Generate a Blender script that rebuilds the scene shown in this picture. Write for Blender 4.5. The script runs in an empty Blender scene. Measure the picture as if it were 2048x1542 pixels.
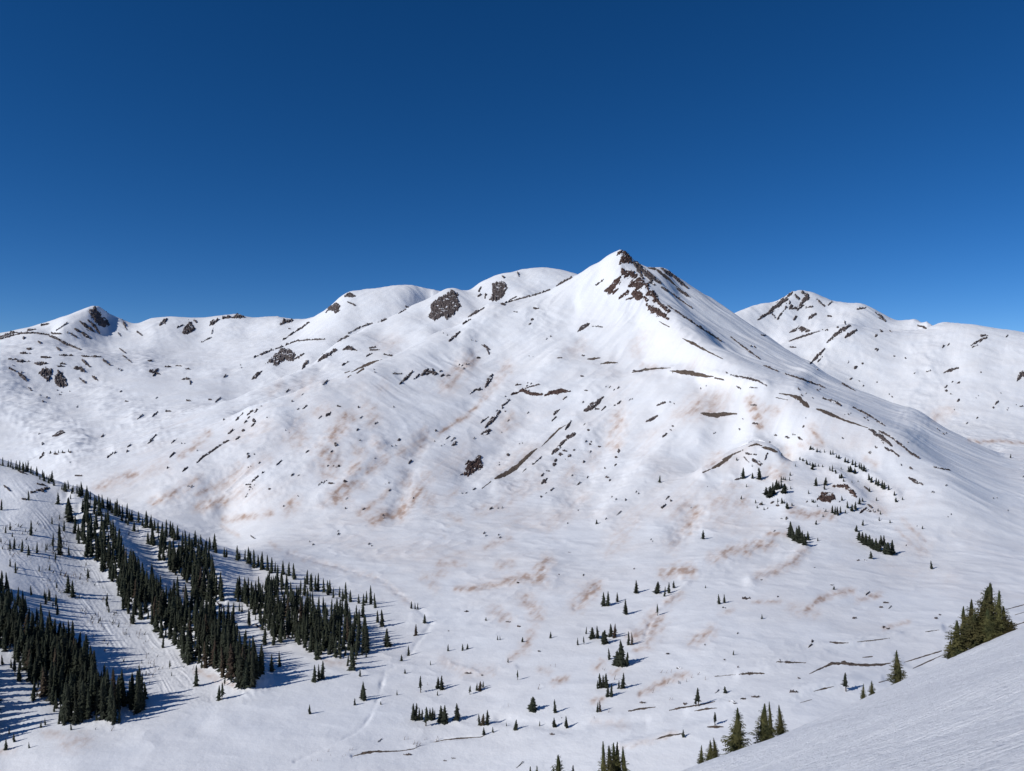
import math, random
import numpy as np
try:
    import bpy
except ImportError:
    bpy = None

# ------------------------------------------------------------------ camera, sky, sun, exposure
F, CU, CV = 1500.0, 1024.0, 771.0          # focal length and centre of the 2048 x 1542 frame
SUN_ELEV, SUN_AZ = math.radians(33.0), math.radians(-118.0)   # azimuth from +Y (the view) clockwise
SKY_STRENGTH, SUN_STRENGTH = 0.089, 3.6
if bpy:
    scn = bpy.context.scene
    COL = scn.collection
    cam_d = bpy.data.cameras.new("camera")
    cam_d.sensor_width = 36.0
    cam_d.lens = 36.0 * F / 2048.0
    cam_d.clip_start, cam_d.clip_end = 0.1, 30000.0
    cam = bpy.data.objects.new("camera", cam_d)
    cam.location = (0, 0, 0)
    cam.rotation_euler = (math.radians(90), 0, 0)
    COL.objects.link(cam)
    scn.camera = cam
    w = bpy.data.worlds.new("World")
    scn.world = w
    w.use_nodes = True
    nt = w.node_tree
    bg = nt.nodes["Background"]
    sky = nt.nodes.new("ShaderNodeTexSky")
    sky.sky_type = 'NISHITA'
    sky.sun_disc = False
    sky.sun_elevation = SUN_ELEV
    sky.sun_rotation = SUN_AZ
    sky.altitude = 3600.0
    sky.air_density = 0.75
    sky.dust_density = 0.0
    sky.ozone_density = 4.0
    hs = nt.nodes.new("ShaderNodeHueSaturation")
    hs.inputs["Hue"].default_value = 0.504
    hs.inputs["Saturation"].default_value = 1.26
    hs.inputs["Value"].default_value = 1.0
    nt.links.new(sky.outputs[0], hs.inputs["Color"])
    nt.links.new(hs.outputs[0], bg.inputs[0])
    bg.inputs[1].default_value = SKY_STRENGTH
    sl = bpy.data.lights.new("sun", 'SUN')
    sl.energy = SUN_STRENGTH
    sl.angle = math.radians(0.5)
    sl.color = (1.0, 0.98, 0.95)
    so = bpy.data.objects.new("sun", sl)
    # direction towards the sun
    sd = (math.sin(SUN_AZ) * math.cos(SUN_ELEV), math.cos(SUN_AZ) * math.cos(SUN_ELEV), math.sin(SUN_ELEV))
    from mathutils import Vector
    so.rotation_euler = Vector(sd).to_track_quat('Z', 'Y').to_euler()
    so.location = (sd[0] * 500, sd[1] * 500, sd[2] * 500)
    COL.objects.link(so)
    scn.view_settings.view_transform = 'Standard'
    scn.view_settings.look = 'None'
    scn.view_settings.exposure = 0.0
    scn.view_settings.gamma = 1.0
    scn.view_settings.use_curve_mapping = False
    scn.cycles.max_bounces = 6
    scn.cycles.diffuse_bounces = 3

# ------------------------------------------------------------------ noise
_rng = np.random.default_rng(7)
_PERM = np.concatenate([_rng.permutation(512)] * 3)
_GX = np.cos(np.linspace(0, 2 * np.pi, 512, endpoint=False) * 37)
_GY = np.sin(np.linspace(0, 2 * np.pi, 512, endpoint=False) * 37)


def perlin(x, y, seed=0):
    x = np.asarray(x, float) + seed * 17.31
    y = np.asarray(y, float) - seed * 9.77
    xi, yi = np.floor(x), np.floor(y)
    xf, yf = x - xi, y - yi
    xi = xi.astype(np.int64) % 512
    yi = yi.astype(np.int64) % 512
    u = xf * xf * xf * (xf * (xf * 6 - 15) + 10)
    v = yf * yf * yf * (yf * (yf * 6 - 15) + 10)

    def g(ix, iy, dx, dy):
        h = _PERM[_PERM[ix % 512] + iy % 512]
        return _GX[h] * dx + _GY[h] * dy
    a = g(xi, yi, xf, yf)
    b = g(xi + 1, yi, xf - 1, yf)
    c = g(xi, yi + 1, xf, yf - 1)
    d = g(xi + 1, yi + 1, xf - 1, yf - 1)
    return ((a * (1 - u) + b * u) * (1 - v) + (c * (1 - u) + d * u) * v) * 1.45


def fbm(x, y, octaves=4, gain=0.5, seed=0):
    s, amp, tot = 0.0, 1.0, 0.0
    for o in range(octaves):
        s = s + amp * perlin(x * 2 ** o, y * 2 ** o, seed + o)
        tot += amp
        amp *= gain
    return s / tot


def catmull(src, pos):
    """resample the rows of src (n, m) at float positions pos (k,) -> (k, m)"""
    n = src.shape[0]
    i = np.clip(np.floor(pos).astype(int), 0, n - 2)
    t = (pos - i)[:, None]
    p0, p1, p2, p3 = (src[np.clip(i + k, 0, n - 1)] for k in (-1, 0, 1, 2))
    return 0.5 * (2 * p1 + (p2 - p0) * t + (2 * p0 - 5 * p1 + 4 * p2 - p3) * t * t + (3 * p1 - p0 - 3 * p2 + p3) * t ** 3)
# ------------------------------------------------------------------ the land, as one height field
# surveyed lines: (u, v, Y) = bearing and elevation as seen from the lookout, and distance in metres
PTS, SOFT = [], []


def line(pts, step=22.0, dip=None, far=1.13):
    """sample a surveyed line; dip: the ground behind a crest falls away by that much"""
    for k in range(len(pts) - 1):
        a, b = np.array(pts[k][:3], float), np.array(pts[k + 1][:3], float)
        n = max(1, int(math.hypot(*(b - a)[:2]) / step))
        for t in range(n + (k == len(pts) - 2)):
            f = t / n
            p = a + (b - a) * f
            p[2] = math.exp(math.log(a[2]) * (1 - f) + math.log(b[2]) * f)
            PTS.append(tuple(p))
            if dip is not None:
                d = dip if not isinstance(dip, (tuple, list)) else dip[0] + (dip[1] - dip[0]) * (k + f) / (len(pts) - 1)
                if d > 3:
                    PTS.append((p[0], p[1] + d * 0.35, p[2] * (1 + (far - 1) * 0.45)))
                    PTS.append((p[0], p[1] + d, p[2] * far))


def pts(*p):
    SOFT.extend(p)


# main mountain, skyline on its near-west side (falls away to the cirque behind)
line([(1240, 503, 2000), (1215, 515, 2010), (1180, 536, 2020), (1150, 553, 2030), (1100, 580, 2040), (1050, 597, 2040),
      (1010, 607, 2020), (970, 617, 1980), (942, 637, 1915), (905, 660, 1850), (876, 668, 1800), (820, 696, 1700),
      (764, 721, 1600), (713, 742, 1510), (652, 765, 1430), (584, 793, 1350), (500, 822, 1290)], dip=(55, 14), far=1.1)
# main mountain, skyline on the shaded side
line([(1240, 503, 2000), (1254, 508, 2005), (1268, 522, 2015), (1300, 537, 2035), (1318, 536, 2045), (1335, 541, 2050), (1370, 563, 2050), (1420, 595, 2030),
      (1470, 629, 2020), (1520, 666, 1975), (1580, 709, 1920), (1660, 757, 1785), (1740, 795, 1690), (1817, 824, 1590), (1856, 839, 1530),
      (1891, 860, 1470), (1930, 878, 1400), (1957, 892, 1350), (1985, 903, 1310)], dip=(75, 12))
# nose: the crest that parts the lit face from the shaded flank
line([(1240, 503, 2000), (1255, 540, 1920), (1275, 578, 1830), (1310, 612, 1735), (1345, 648, 1600), (1400, 702, 1415), (1461, 748, 1265),
      (1532, 770, 1180), (1575, 788, 1130), (1621, 815, 1070), (1690, 842, 1015), (1737, 857, 985), (1790, 886, 935), (1838, 916, 900),
      (1900, 968, 810), (1960, 1030, 730)])
# shaded flank
pts((1360, 600, 1930), (1400, 640, 1820), (1450, 670, 1770), (1450, 710, 1560), (1500, 700, 1700), (1520, 740, 1430), (1570, 745, 1530), (1620, 775, 1430),
    (1680, 800, 1340), (1740, 825, 1260), (1800, 855, 1160), (1860, 890, 1080), (1920, 920, 1030), (1980, 940, 1030), (2048, 945, 1060), (2150, 950, 1080),
    (1900, 930, 960), (1980, 985, 840), (2060, 1010, 800), (2150, 1020, 800))
# lit face
pts((1150, 620, 1870), (1200, 640, 1770), (1100, 660, 1770), (1000, 680, 1740), (1230, 600, 1830), (1200, 570, 1920), (1250, 690, 1610), (1310, 700, 1560), (1150, 715, 1610), (1050, 735, 1570),
    (950, 720, 1640), (880, 730, 1580), (800, 745, 1500), (1270, 650, 1690))
# the bench with the brown strips
line([(1120, 722, 1570), (1180, 724, 1560), (1250, 738, 1510), (1330, 741, 1430), (1395, 748, 1345)])
line([(1120, 738, 1530), (1250, 757, 1440), (1330, 762, 1360), (1400, 772, 1290), (1480, 790, 1190)])
pts((1300, 800, 1290), (1400, 808, 1190), (1500, 822, 1100), (1200, 795, 1360), (1100, 790, 1400), (1000, 795, 1390), (900, 790, 1390), (800, 780, 1385),
    (700, 800, 1310), (600, 830, 1245), (500, 860, 1190), (400, 890, 1140), (300, 918, 1105), (200, 942, 1080), (120, 955, 1080))
pts((1400, 870, 1065), (1300, 870, 1140), (1200, 870, 1200), (1100, 870, 1230), (1000, 870, 1230), (900, 862, 1215), (800, 862, 1175), (700, 880, 1110),
    (600, 903, 1065), (500, 930, 1020), (400, 960, 985), (300, 985, 960), (1580, 860, 1010), (1660, 880, 965), (1500, 860, 1040))
# knoll with the rocks and the two tree crests
line([(1400, 942, 930), (1450, 914, 948), (1482, 901, 955), (1512, 889, 958), (1540, 897, 945), (1580, 925, 905)], dip=4.0, far=1.05)
pts((1480, 950, 890), (1540, 950, 880), (1500, 1000, 800))
line([(1600, 925, 915), (1640, 935, 895), (1680, 955, 855), (1715, 990, 800), (1735, 1025, 750)])
line([(1619, 899, 950), (1680, 920, 915), (1730, 945, 875), (1770, 975, 825), (1800, 1000, 780)])
pts((1300, 940, 970), (1200, 950, 1010), (1100, 960, 1010), (1000, 970, 1000), (900, 962, 985), (800, 962, 965), (700, 972, 940), (600, 990, 915),
    (500, 1010, 915), (450, 1025, 925))
# foot of the slopes
pts((500, 1033, 880), (600, 1022, 870), (700, 1014, 870), (800, 1032, 835), (900, 1048, 800), (1000, 1056, 785), (1100, 1050, 795), (1200, 1050, 780),
    (1300, 1038, 775), (1400, 1030, 765), (1500, 1060, 710), (1600, 1060, 695), (1700, 1070, 675), (1800, 1085, 655), (1900, 1090, 650), (2050, 1090, 660),
    (2200, 1090, 670))
# valley floor
for u in range(500, 2300, 200):
    r = min(1.0, max(0.0, (u - 900) / 600.0))
    for v, Y in ((1150, 618), (1250, 492), (1350, 404), (1450, 344), (1542, 303), (1650, 265), (1760, 238)):
        pts((u, v, Y * (1 - 0.10 * r)))
pts((540, 1092, 720), (620, 1092, 720), (700, 1091, 722), (850, 1090, 715), (1000, 1095, 705), (1200, 1100, 690), (1400, 1095, 650), (1600, 1105, 620), (1850, 1140, 580))
# forested spur on the near west side
line([(-160, 875, 770), (-60, 902, 745), (0, 922, 725), (60, 942, 705), (110, 965, 692), (190, 1000, 680), (260, 1025, 670), (330, 1050, 660),
      (400, 1080, 645), (450, 1100, 635)], dip=(75, 4), far=1.13)
line([(450, 1100, 635), (520, 1128, 620), (580, 1148, 603), (640, 1170, 584), (700, 1193, 560), (760, 1212, 538)])
for u, col in {-160: ((950, 655), (1100, 520), (1250, 425), (1400, 358), (1542, 312), (1700, 265)),
               0: ((1000, 618), (1100, 530), (1200, 461), (1300, 407), (1400, 363), (1500, 327), (1600, 290), (1720, 252)),
               150: ((1060, 605), (1150, 530), (1250, 460), (1350, 403), (1450, 346), (1550, 302), (1680, 262)),
               300: ((1100, 606), (1200, 518), (1300, 445), (1400, 374), (1480, 331), (1600, 283), (1700, 252)),
               400: ((1130, 600), (1220, 510), (1320, 430), (1420, 362)),
               500: ((1180, 560), (1280, 460)), 600: ((1210, 530), (1300, 443)), 680: ((1240, 500), (1310, 436))}.items():
    for v, Y in col:
        pts((u, v, Y))
# valley beyond the spur, and the cirque floor
pts((-160, 940, 1350), (-60, 935, 1330), (0, 930, 1300), (50, 925, 1300), (0, 900, 1450), (100, 905, 1330), (100, 885, 1480), (200, 905, 1250), (200, 868, 1500), (300, 890, 1230), (300, 842, 1620),
    (400, 860, 1280), (400, 816, 1700), (460, 801, 1800), (-160, 890, 1500), (0, 855, 1650), (150, 822, 1800), (300, 785, 2000), (400, 770, 2080), (450, 750, 2200), (540, 728, 2250),
    (430, 835, 1420))
# middle mountain with the cliffs (skyline before the cirque)
line([(455, 806, 1600), (500, 790, 1680), (543, 772, 1780), (580, 752, 1850), (622, 732, 1950), (675, 686, 2150), (744, 650, 2300), (770, 640, 2350), (810, 620, 2450), (866, 595, 2550)],
     dip=(8, 40), far=1.07)
line([(866, 595, 2550), (885, 584, 2570), (912, 579, 2580), (930, 583, 2600), (960, 567, 2650), (1000, 551, 2700), (1040, 542, 2750), (1080, 537.5, 2800),
      (1110, 539.5, 2800), (1150, 549, 2780), (1200, 566, 2740), (1260, 590, 2700)], dip=90, far=1.13)
pts((560, 790, 1600), (610, 768, 1750), (640, 740, 1880), (680, 720, 1960), (690, 742, 1800), (760, 680, 2140), (770, 703, 1960), (850, 640, 2290), (860, 663, 2060),
    (950, 605, 2440), (950, 625, 2230), (1050, 570, 2560), (1050, 586, 2350), (900, 640, 2230))
pts((900, 705, 1960), (820, 735, 1850), (710, 778, 1660), (600, 805, 1530), (1050, 640, 2230), (1150, 605, 2300), (500, 830, 1450))
# cirque wall and the peaks behind
line([(-160, 690, 2900), (0, 667, 2900), (60, 655, 2905), (110, 641, 2920), (150, 625, 2950), (178, 613, 2990), (190, 611, 3000), (205, 616, 3030), (222, 627, 3060), (240, 632, 3080), (268, 643, 3120),
      (300, 639, 3200), (340, 634, 3250), (400, 637, 3250), (440, 634, 3250), (475, 630, 3250), (500, 638, 3250), (560, 638, 3230), (600, 642, 3180),
      (640, 631, 3080), (665, 611, 3010), (680, 597, 2990), (700, 586, 2985), (740, 580, 3000), (800, 572, 3020), (826, 572, 3030), (850, 582, 3020), (870, 592, 3010), (950, 606, 3000), (1000, 612, 3000)],
     dip=110, far=1.15)
# spur running forward from the small dark peak
line([(212, 640, 2990), (215, 665, 2890), (211, 688, 2770)])
line([(186, 618, 2965), (165, 631, 2880), (143, 645, 2790), (120, 661, 2700), (102, 671, 2660), (60, 671, 2650), (0, 681, 2630), (-100, 701, 2630)])
line([(105, 671, 2700), (135, 690, 2590), (165, 702, 2500)])
pts((235, 692, 2760), (180, 693, 2700), (260, 670, 2940), (300, 672, 2900), (400, 672, 2950), (500, 672, 2920), (260, 705, 2600), (350, 712, 2620), (450, 712, 2580), (560, 690, 2650), (600, 665, 2850),
    (600, 705, 2420))
pts((0, 705, 2320), (60, 700, 2380), (120, 716, 2290), (200, 722, 2330), (40, 735, 2180), (110, 742, 2170), (180, 745, 2220), (60, 755, 2110), (125, 772, 2080), (0, 790, 1900), (200, 775, 2080), (260, 760, 2140), (-160, 720, 2300), (-160, 800, 1850), (330, 745, 2300))
pts((660, 690, 2420), (700, 655, 2620), (720, 625, 2760), (760, 640, 2680), (800, 610, 2800), (830, 596, 2900), (620, 712, 2300))
# far mountain beyond the shaded flank
line([(1400, 690, 3050), (1440, 648, 3050), (1468, 628, 3060), (1499, 615, 3100), (1559, 600, 3200), (1582, 586, 3260), (1600, 582, 3300), (1630, 588, 3300), (1654, 599, 3280), (1686, 606, 3250),
      (1725, 609, 3200), (1749, 619, 3180), (1772, 631, 3160), (1811, 641, 3120), (1835, 642, 3080), (1858, 650, 3000)], dip=90)
line([(1858, 651, 2950), (1885, 652, 2850), (1915, 650, 2750), (1945, 652, 2720), (1989, 659, 2700), (2048, 668, 2700), (2220, 700, 2700)], dip=90)
line([(1500, 700, 2720), (1559, 688, 2720), (1600, 672, 2740), (1648, 658, 2750), (1698, 649.5, 2770), (1737, 655, 2770), (1781, 661, 2780), (1841, 659, 2800), (1870, 654, 2800)], dip=7, far=1.04)
pts((1600, 622, 3150), (1550, 640, 3050), (1650, 632, 3100), (1750, 642, 3030), (1500, 655, 2950), (1570, 665, 2870), (1640, 646, 2950), (1700, 643, 2930), (1820, 652, 2980))
pts((1600, 735, 2480), (1650, 700, 2580), (1650, 760, 2300), (1700, 750, 2400), (1800, 720, 2480), (1800, 800, 2180), (1900, 720, 2430), (1900, 800, 2130), (1900, 845, 1960), (2000, 720, 2380), (2000, 800, 2090),
    (2000, 850, 1930), (1750, 840, 2050), (2080, 800, 2080), (2200, 760, 2200), (2200, 840, 1950), (1850, 870, 1900))
# the flat col
line([(1930, 886, 1760), (1980, 884, 1780), (2048, 885, 1780), (2200, 888, 1780)])
line([(1960, 899, 1480), (2048, 898, 1500), (2200, 902, 1500)])
line([(2000, 912, 1290), (2060, 914, 1290), (2200, 918, 1290)])
# the land falls away beyond the skyline
for u in range(-160, 2300, 90):
    pts((u, 770, 3900), (u, 840, 4300))

U0, U1, DU = -170.0, 2230.0, 2.0
S0, S1 = math.log(236.0), math.log(4250.0)
KS = 560.0


def tps(P, Q, su, ss, soft=6e-3):
    lam = np.array([2e-5] * len(P) + [soft] * len(Q))
    P = np.array(P + Q)
    x = np.stack([P[:, 0], np.log(P[:, 2]) * KS], 1) / 400.0
    v = P[:, 1]
    # merge duplicates
    key = np.round(x * 100).astype(int)
    _, idx = np.unique(key, axis=0, return_index=True)
    x, v, lam = x[idx], v[idx], lam[idx]
    n = len(x)
    d2 = ((x[:, None] - x[None]) ** 2).sum(-1)
    K = 0.5 * d2 * np.log(d2 + 1e-12) + np.diag(lam)
    A = np.zeros((n + 3, n + 3))
    A[:n, :n] = K
    A[:n, n] = A[n, :n] = 1
    A[:n, n + 1:] = x
    A[n + 1:, :n] = x.T
    sol = np.linalg.solve(A, np.concatenate([v, np.zeros(3)]))
    gu, gs = su / 400.0, ss * KS / 400.0
    out = np.empty((len(gs), len(gu)))
    for j, s in enumerate(gs):
        d2 = (gu[:, None] - x[None, :, 0]) ** 2 + (s - x[None, :, 1]) ** 2
        out[j] = (0.5 * d2 * np.log(d2 + 1e-12)) @ sol[:n] + sol[n] + sol[n + 1] * gu + sol[n + 2] * s
    return out


cu = np.arange(U0, U1 + 8, 8.0)
cs = np.linspace(S0, S1, 330)
VC = tps(PTS, SOFT, cu, cs)
UU = np.arange(U0, U1 + 0.1, DU)
# rows: as many as the picture needs between two distances
dense = np.linspace(0, len(cs) - 1, 3300)
VD = catmull(VC, dense)
inside = (cu > 0) & (cu < 2048)
mn = np.minimum.accumulate(VD[:, inside], 0)
vis = np.abs(np.diff(VD[:, inside], axis=0)) * (VD[1:, inside] <= mn[1:] + 3)
wgt = 0.55 * np.percentile(vis, 85, axis=1) + 0.45 * vis.max(1) * 0.6 + 0.06
cum = np.concatenate([[0], np.cumsum(wgt)])
NR = 960
rows = np.interp(np.linspace(0, cum[-1], NR), cum, dense)
V = catmull(catmull(VC, rows).T, (UU - U0) / 8.0).T          # (NR, NC)
SS = S0 + rows * (S1 - S0) / (len(cs) - 1)
YY = np.exp(SS)[:, None] * np.ones((1, len(UU)))
XX = (UU[None] - CU) / F * YY
ZZ = (CV - V) / F * YY
NC = len(UU)
UG = UU[None] * np.ones((NR, 1))
# ------------------------------------------------------------------ bare rock and ground showing through the snow
# every entry: (kind, streak, ragged, label, category, [shapes]); a shape is a list of (u, v[, width]); 'P' first = closed outline
K_ROCK, K_RED, K_BARE = 'rock', 'red', 'bare'
O = "rock outcrop"
G = "bare ground"
MAJOR = [
    # summit of the main mountain
    (K_RED, 'L', 1.0, "rocky spur of reddish brown crags below the pointed summit of the main mountain", O, [
        [(1234, 510, 4), (1241, 504, 6), (1251, 505, 7), (1257, 513, 8), (1263, 524, 7)], [(1240, 528, 6), (1248, 520, 12), (1257, 524, 10)], [(1244, 538, 5), (1248, 545, 8), (1256, 548, 9), (1250, 553, 7)],
        [(1252, 541, 6), (1262, 547, 8), (1270, 554, 8), (1278, 561, 7)], [(1257, 573, 6), (1269, 567, 11), (1280, 571, 11), (1273, 578, 8)], ['P', (1260, 587), (1271, 580), (1285, 586), (1290, 597), (1274, 603), (1266, 597)],
        [(1210, 582, 6), (1221, 580, 11), (1230, 569, 9), (1241, 555, 7)], [(1239, 596, 7), (1253, 586, 10)], [(1227, 587, 4), (1235, 579, 5)], [(1252, 600, 3), (1268, 595, 5)], [(1277, 556, 6), (1285, 565, 7), (1292, 571, 7), (1298, 572, 5)],
        [(1294, 589, 8), (1302, 587, 9), (1310, 596, 9), (1319, 608, 9)], [(1293, 608, 7), (1301, 617, 9), (1317, 625, 9), (1337, 638, 6)], [(1323, 611, 10), (1337, 622, 9)], [(1289, 595, 8), (1294, 601, 7)], [(1294, 573, 6), (1297, 581, 5)]]),
    (K_ROCK, 'R', 0.9, "broken dark rock ribs along the shaded shoulder behind the pointed summit", O, [
        [(1272, 521, 5), (1288, 543, 9), (1303, 560, 7)], [(1278, 523, 6), (1287, 528, 5)], [(1289, 538, 5), (1307, 556, 6), (1322, 567, 5)], [(1268, 525, 5), (1278, 540, 5), (1286, 557, 5)], [(1298, 564, 5), (1310, 570, 4)], [(1323, 575, 5), (1343, 587, 4)]]),
    (K_BARE, 'R', 0.5, "long tan scree strip running down from the notch behind the summit", G, [
        [(1296, 536, 5), (1312, 538, 6), (1330, 552, 6), (1348, 568, 4), (1362, 580, 3)]]),
    (K_ROCK, 'R', 0.9, "brown rock rib on the second crest of the summit ridge against the sky", O, [
        [(1322, 537, 5), (1338, 547, 9), (1352, 556, 6), (1366, 568, 6), (1376, 577, 4)], [(1352, 575, 5), (1366, 586, 6), (1380, 595, 6)]]),
    (K_ROCK, 'R', 0.8, "thin dark gully line slanting down the grey shaded flank", O, [
        [(1335, 611, 3), (1360, 628, 4), (1385, 645, 3), (1420, 668, 3), (1443, 683, 2)], [(1335, 580, 2), (1360, 600, 3), (1385, 617, 2)], [(1461, 674, 1.5), (1500, 704, 2.5), (1520, 718, 2)]]),
    (K_BARE, 'R', 0.5, "brown edge strip on the shaded flank above the bench", G, [
        [(1365, 677, 4), (1385, 686, 6), (1410, 700, 4), (1446, 718, 3)], [(1318, 643, 3), (1338, 654, 5)]]),
    (K_ROCK, 'L', 0.7, "small dark rock patch alone on the bright face below the summit spur", O, [
        [(1155, 664, 5), (1166, 654, 10), (1178, 648, 9)], [(1184, 653, 2), (1205, 655, 2)]]),
    # cliffs of the middle mountain
    (K_ROCK, 'V', 0.7, "tall dark cliff with vertical cracks topped by the skyline notch", O, [
        ['P', (881, 593), (904, 579), (916, 588), (921, 614), (911, 627), (894, 640), (886, 633), (868, 642), (856, 634), (861, 619), (864, 604)]]),
    (K_ROCK, 'V', 0.7, "two lobed brown cliff on the white dome beside the tall dark cliff", O, [
        ['P', (982, 566), (1008, 562), (1018, 575), (1008, 590), (1003, 598), (990, 603), (979, 600), (985, 586)],
        [(957, 583, 8), (962, 574, 5)], [(956, 593, 8), (961, 590, 8)], [(971, 590, 9), (970, 597, 5)], [(1004, 552, 4), (1008, 556, 4)], [(1035, 545, 3), (1038, 553, 3)]]),
    (K_ROCK, 'L', 0.8, "dark crag at the steep end of the snow dome on the skyline", O, [
        ['P', (649, 627), (660, 610), (672, 604), (681, 608), (680, 622), (674, 629), (662, 622)], [(690, 593, 6), (701, 590, 9), (710, 593, 5)], [(695, 604, 4), (710, 611, 4)]]),
    (K_ROCK, 'V', 0.9, "broad ragged cliff above the short white slope of the middle ridge", O, [
        ['P', (530, 728), (548, 710), (562, 696), (583, 698), (594, 712), (584, 722), (566, 722), (553, 732), (543, 725)], [(589, 718, 7), (600, 712, 6), (608, 708, 4)], [(604, 738, 5), (612, 726, 8), (616, 722, 5)]]),
    (K_ROCK, 'L', 0.9, "slanting dark rock band between the ragged cliff and the brown shelf", O, [
        [(637, 723, 7), (650, 712, 10), (664, 704, 9), (673, 700, 5)]]),
    (K_ROCK, 'L', 0.7, "short flat topped brown rocks on the shelf of the middle ridge", O, [
        [(686, 700, 5), (698, 696, 9), (714, 701, 3)], [(738, 697, 2), (752, 695, 2)], [(740, 701, 2.5), (759, 700, 2.5)], [(733, 713, 4), (744, 707, 3)], [(684, 731, 4), (696, 724, 4)], [(768, 709, 3), (784, 712, 3)]]),
    (K_ROCK, 'L', 1.1, "thin brown ridge edge running up the middle ridge to the dome", O, [
        [(508, 715, 3), (540, 702, 3), (562, 694, 3)], [(562, 694, 2), (590, 683, 2), (615, 680, 2), (650, 679, 1.5)], [(566, 680, 3), (585, 667, 4), (605, 655, 3), (618, 645, 3)], [(675, 684, 5), (688, 676, 5), (698, 672, 3)],
        [(697, 667, 3), (720, 655, 3), (744, 647, 3)], [(756, 645, 5), (774, 638, 5)], [(796, 627, 4), (811, 620, 4)], [(812, 613, 8), (816, 614, 8)]]),
    (K_BARE, 'L', 0.7, "brown streak with dark rock beneath it at the edge of the near ridge", G, [
        [(703, 744, 3), (725, 733, 5), (745, 724, 5), (764, 719, 3)], [(714, 746, 7), (727, 738, 7)], [(690, 746, 4), (700, 742, 3)], [(696, 754, 4), (702, 750, 3)]]),
    (K_ROCK, 'L', 1.0, "row of dark teeth of rock crossing the lit slope of the near ridge", O, [
        [(800, 768, 5), (812, 757, 8), (824, 744, 6)], [(828, 758, 6), (838, 750, 6)], [(842, 751, 8), (858, 741, 13), (873, 748, 8)], [(882, 752, 8), (887, 751, 8)], [(786, 748, 2), (804, 748, 3)]]),
    (K_ROCK, 'L', 1.0, "narrow reddish outcrop standing upright on the slope above the rocky gully", O, [
        [(971, 773, 9), (978, 761, 10), (985, 750, 6)], [(940, 788, 4), (950, 780, 5), (965, 780, 4)]]),
    (K_ROCK, 'R', 0.5, "hooked dark rock sliver in the snowy hollow", O, [
        [(963, 690, 2), (972, 694, 4), (980, 700, 4)], [(974, 699, 4), (978, 708, 6)], [(954, 716, 5), (960, 716, 4)]]),
    (K_ROCK, 'L', 0.7, "dark rocks stepping down the crest of the near ridge", O, [
        [(936, 635, 3), (952, 625, 5), (968, 616, 4)], [(926, 648, 4), (941, 639, 4)], [(899, 682, 6), (910, 673, 7), (920, 664, 4)], [(1003, 608, 5), (1010, 610, 4)]]),
    (K_ROCK, 'L', 0.7, "long hairline of rock along the skyline ridge below the summit", O, [
        [(1010, 606, 2.5), (1040, 598, 2), (1070, 590, 2), (1100, 580, 2.5)], [(1112, 573, 3), (1130, 562, 4), (1144, 555, 3)], [(1020, 600, 3), (1034, 594, 2)]]),
    # lit face
    (K_ROCK, 'L', 0.8, "long dark rock patch leaning up slope above the small boulder patch", O, [
        [(971, 855, 7), (986, 839, 9), (1000, 822, 6)], [(962, 846, 5), (976, 834, 4)], [(1004, 812, 5), (1016, 805, 4)]]),
    (K_ROCK, 'L', 0.8, "rounded dark boulder patch at the foot of the long leaning rocks", O, [
        [(963, 869, 7), (974, 864, 10), (980, 861, 8)]]),
    (K_RED, 'L', 1.0, "jagged brown outcrop with snow gaps beside the long bare strip", O, [
        ['P', (923, 950), (932, 934), (934, 922), (962, 912), (967, 937), (950, 943), (938, 953)]]),
    (K_BARE, 'L', 0.35, "long brown strip of bare ground curving up the lit face", G, [
        [(964, 977, 3), (982, 963, 4)], [(990, 957, 8), (1008, 949, 10), (1030, 937, 10), (1048, 920, 8), (1060, 908, 7), (1074, 897, 4)], [(1083, 893, 2), (1100, 876, 4), (1118, 858, 4), (1132, 850, 2)]]),
    (K_ROCK, 'L', 0.7, "dark rock rib climbing to a rounded knob on the lit face", O, [
        [(1104, 908, 7), (1117, 894, 9), (1132, 880, 8)], [(1135, 874, 14), (1148, 869, 15)]]),
    (K_ROCK, 'L', 0.4, "slim dark rock sliver above the rounded knob", O, [[(1131, 859, 6), (1137, 850, 6), (1142, 842, 3)]]),
    (K_ROCK, 'L', 0.7, "dark wedge shaped patch below the brown strip of the bench", O, [
        [(1170, 822, 12), (1187, 811, 14), (1198, 802, 8), (1207, 794, 4)], [(1190, 819, 3), (1198, 818, 3)], [(1203, 821, 5), (1211, 814, 5)]]),
    (K_ROCK, 'L', 0.5, "egg shaped dark patch paired with a smaller one below it", O, [
        [(1108, 828, 9), (1118, 819, 10)], [(1104, 842, 5), (1112, 834, 5)]]),
    (K_RED, 'H', 0.7, "western half of the brown rock band under the bench", O, [
        [(1022, 790, 3), (1046, 781, 7), (1062, 788, 7), (1084, 789, 8)], [(1031, 771, 3), (1042, 769, 3)], [(1050, 777, 3), (1080, 769, 2)]]),
    (K_RED, 'H', 0.7, "eastern half of the brown rock band under the bench", O, [
        [(1089, 792, 4), (1102, 786, 9), (1118, 782, 10), (1141, 783, 5)], [(1126, 799, 5), (1133, 794, 5)]]),
    (K_BARE, 'H', 0.3, "wide brown strip of bare ground on the bench below the shaded flank", G, [
        [(1340, 742, 3), (1364, 744, 8), (1388, 747, 10), (1412, 752, 6), (1426, 753, 5)], [(1430, 756, 7), (1447, 760, 7)]]),
    (K_BARE, 'H', 0.4, "thin brown strip on the bench beneath the bright summit face", G, [
        [(1264, 745, 2), (1290, 739, 5), (1312, 737, 5), (1341, 736, 2)]]),
    (K_BARE, 'H', 0.6, "short flat brown patches at the west end of the bench", G, [
        [(1175, 718, 4), (1188, 718, 6), (1200, 716, 3)], [(1201, 728, 3), (1217, 725, 5), (1236, 726, 3)], [(1114, 716, 4), (1124, 715, 4)]]),
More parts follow.
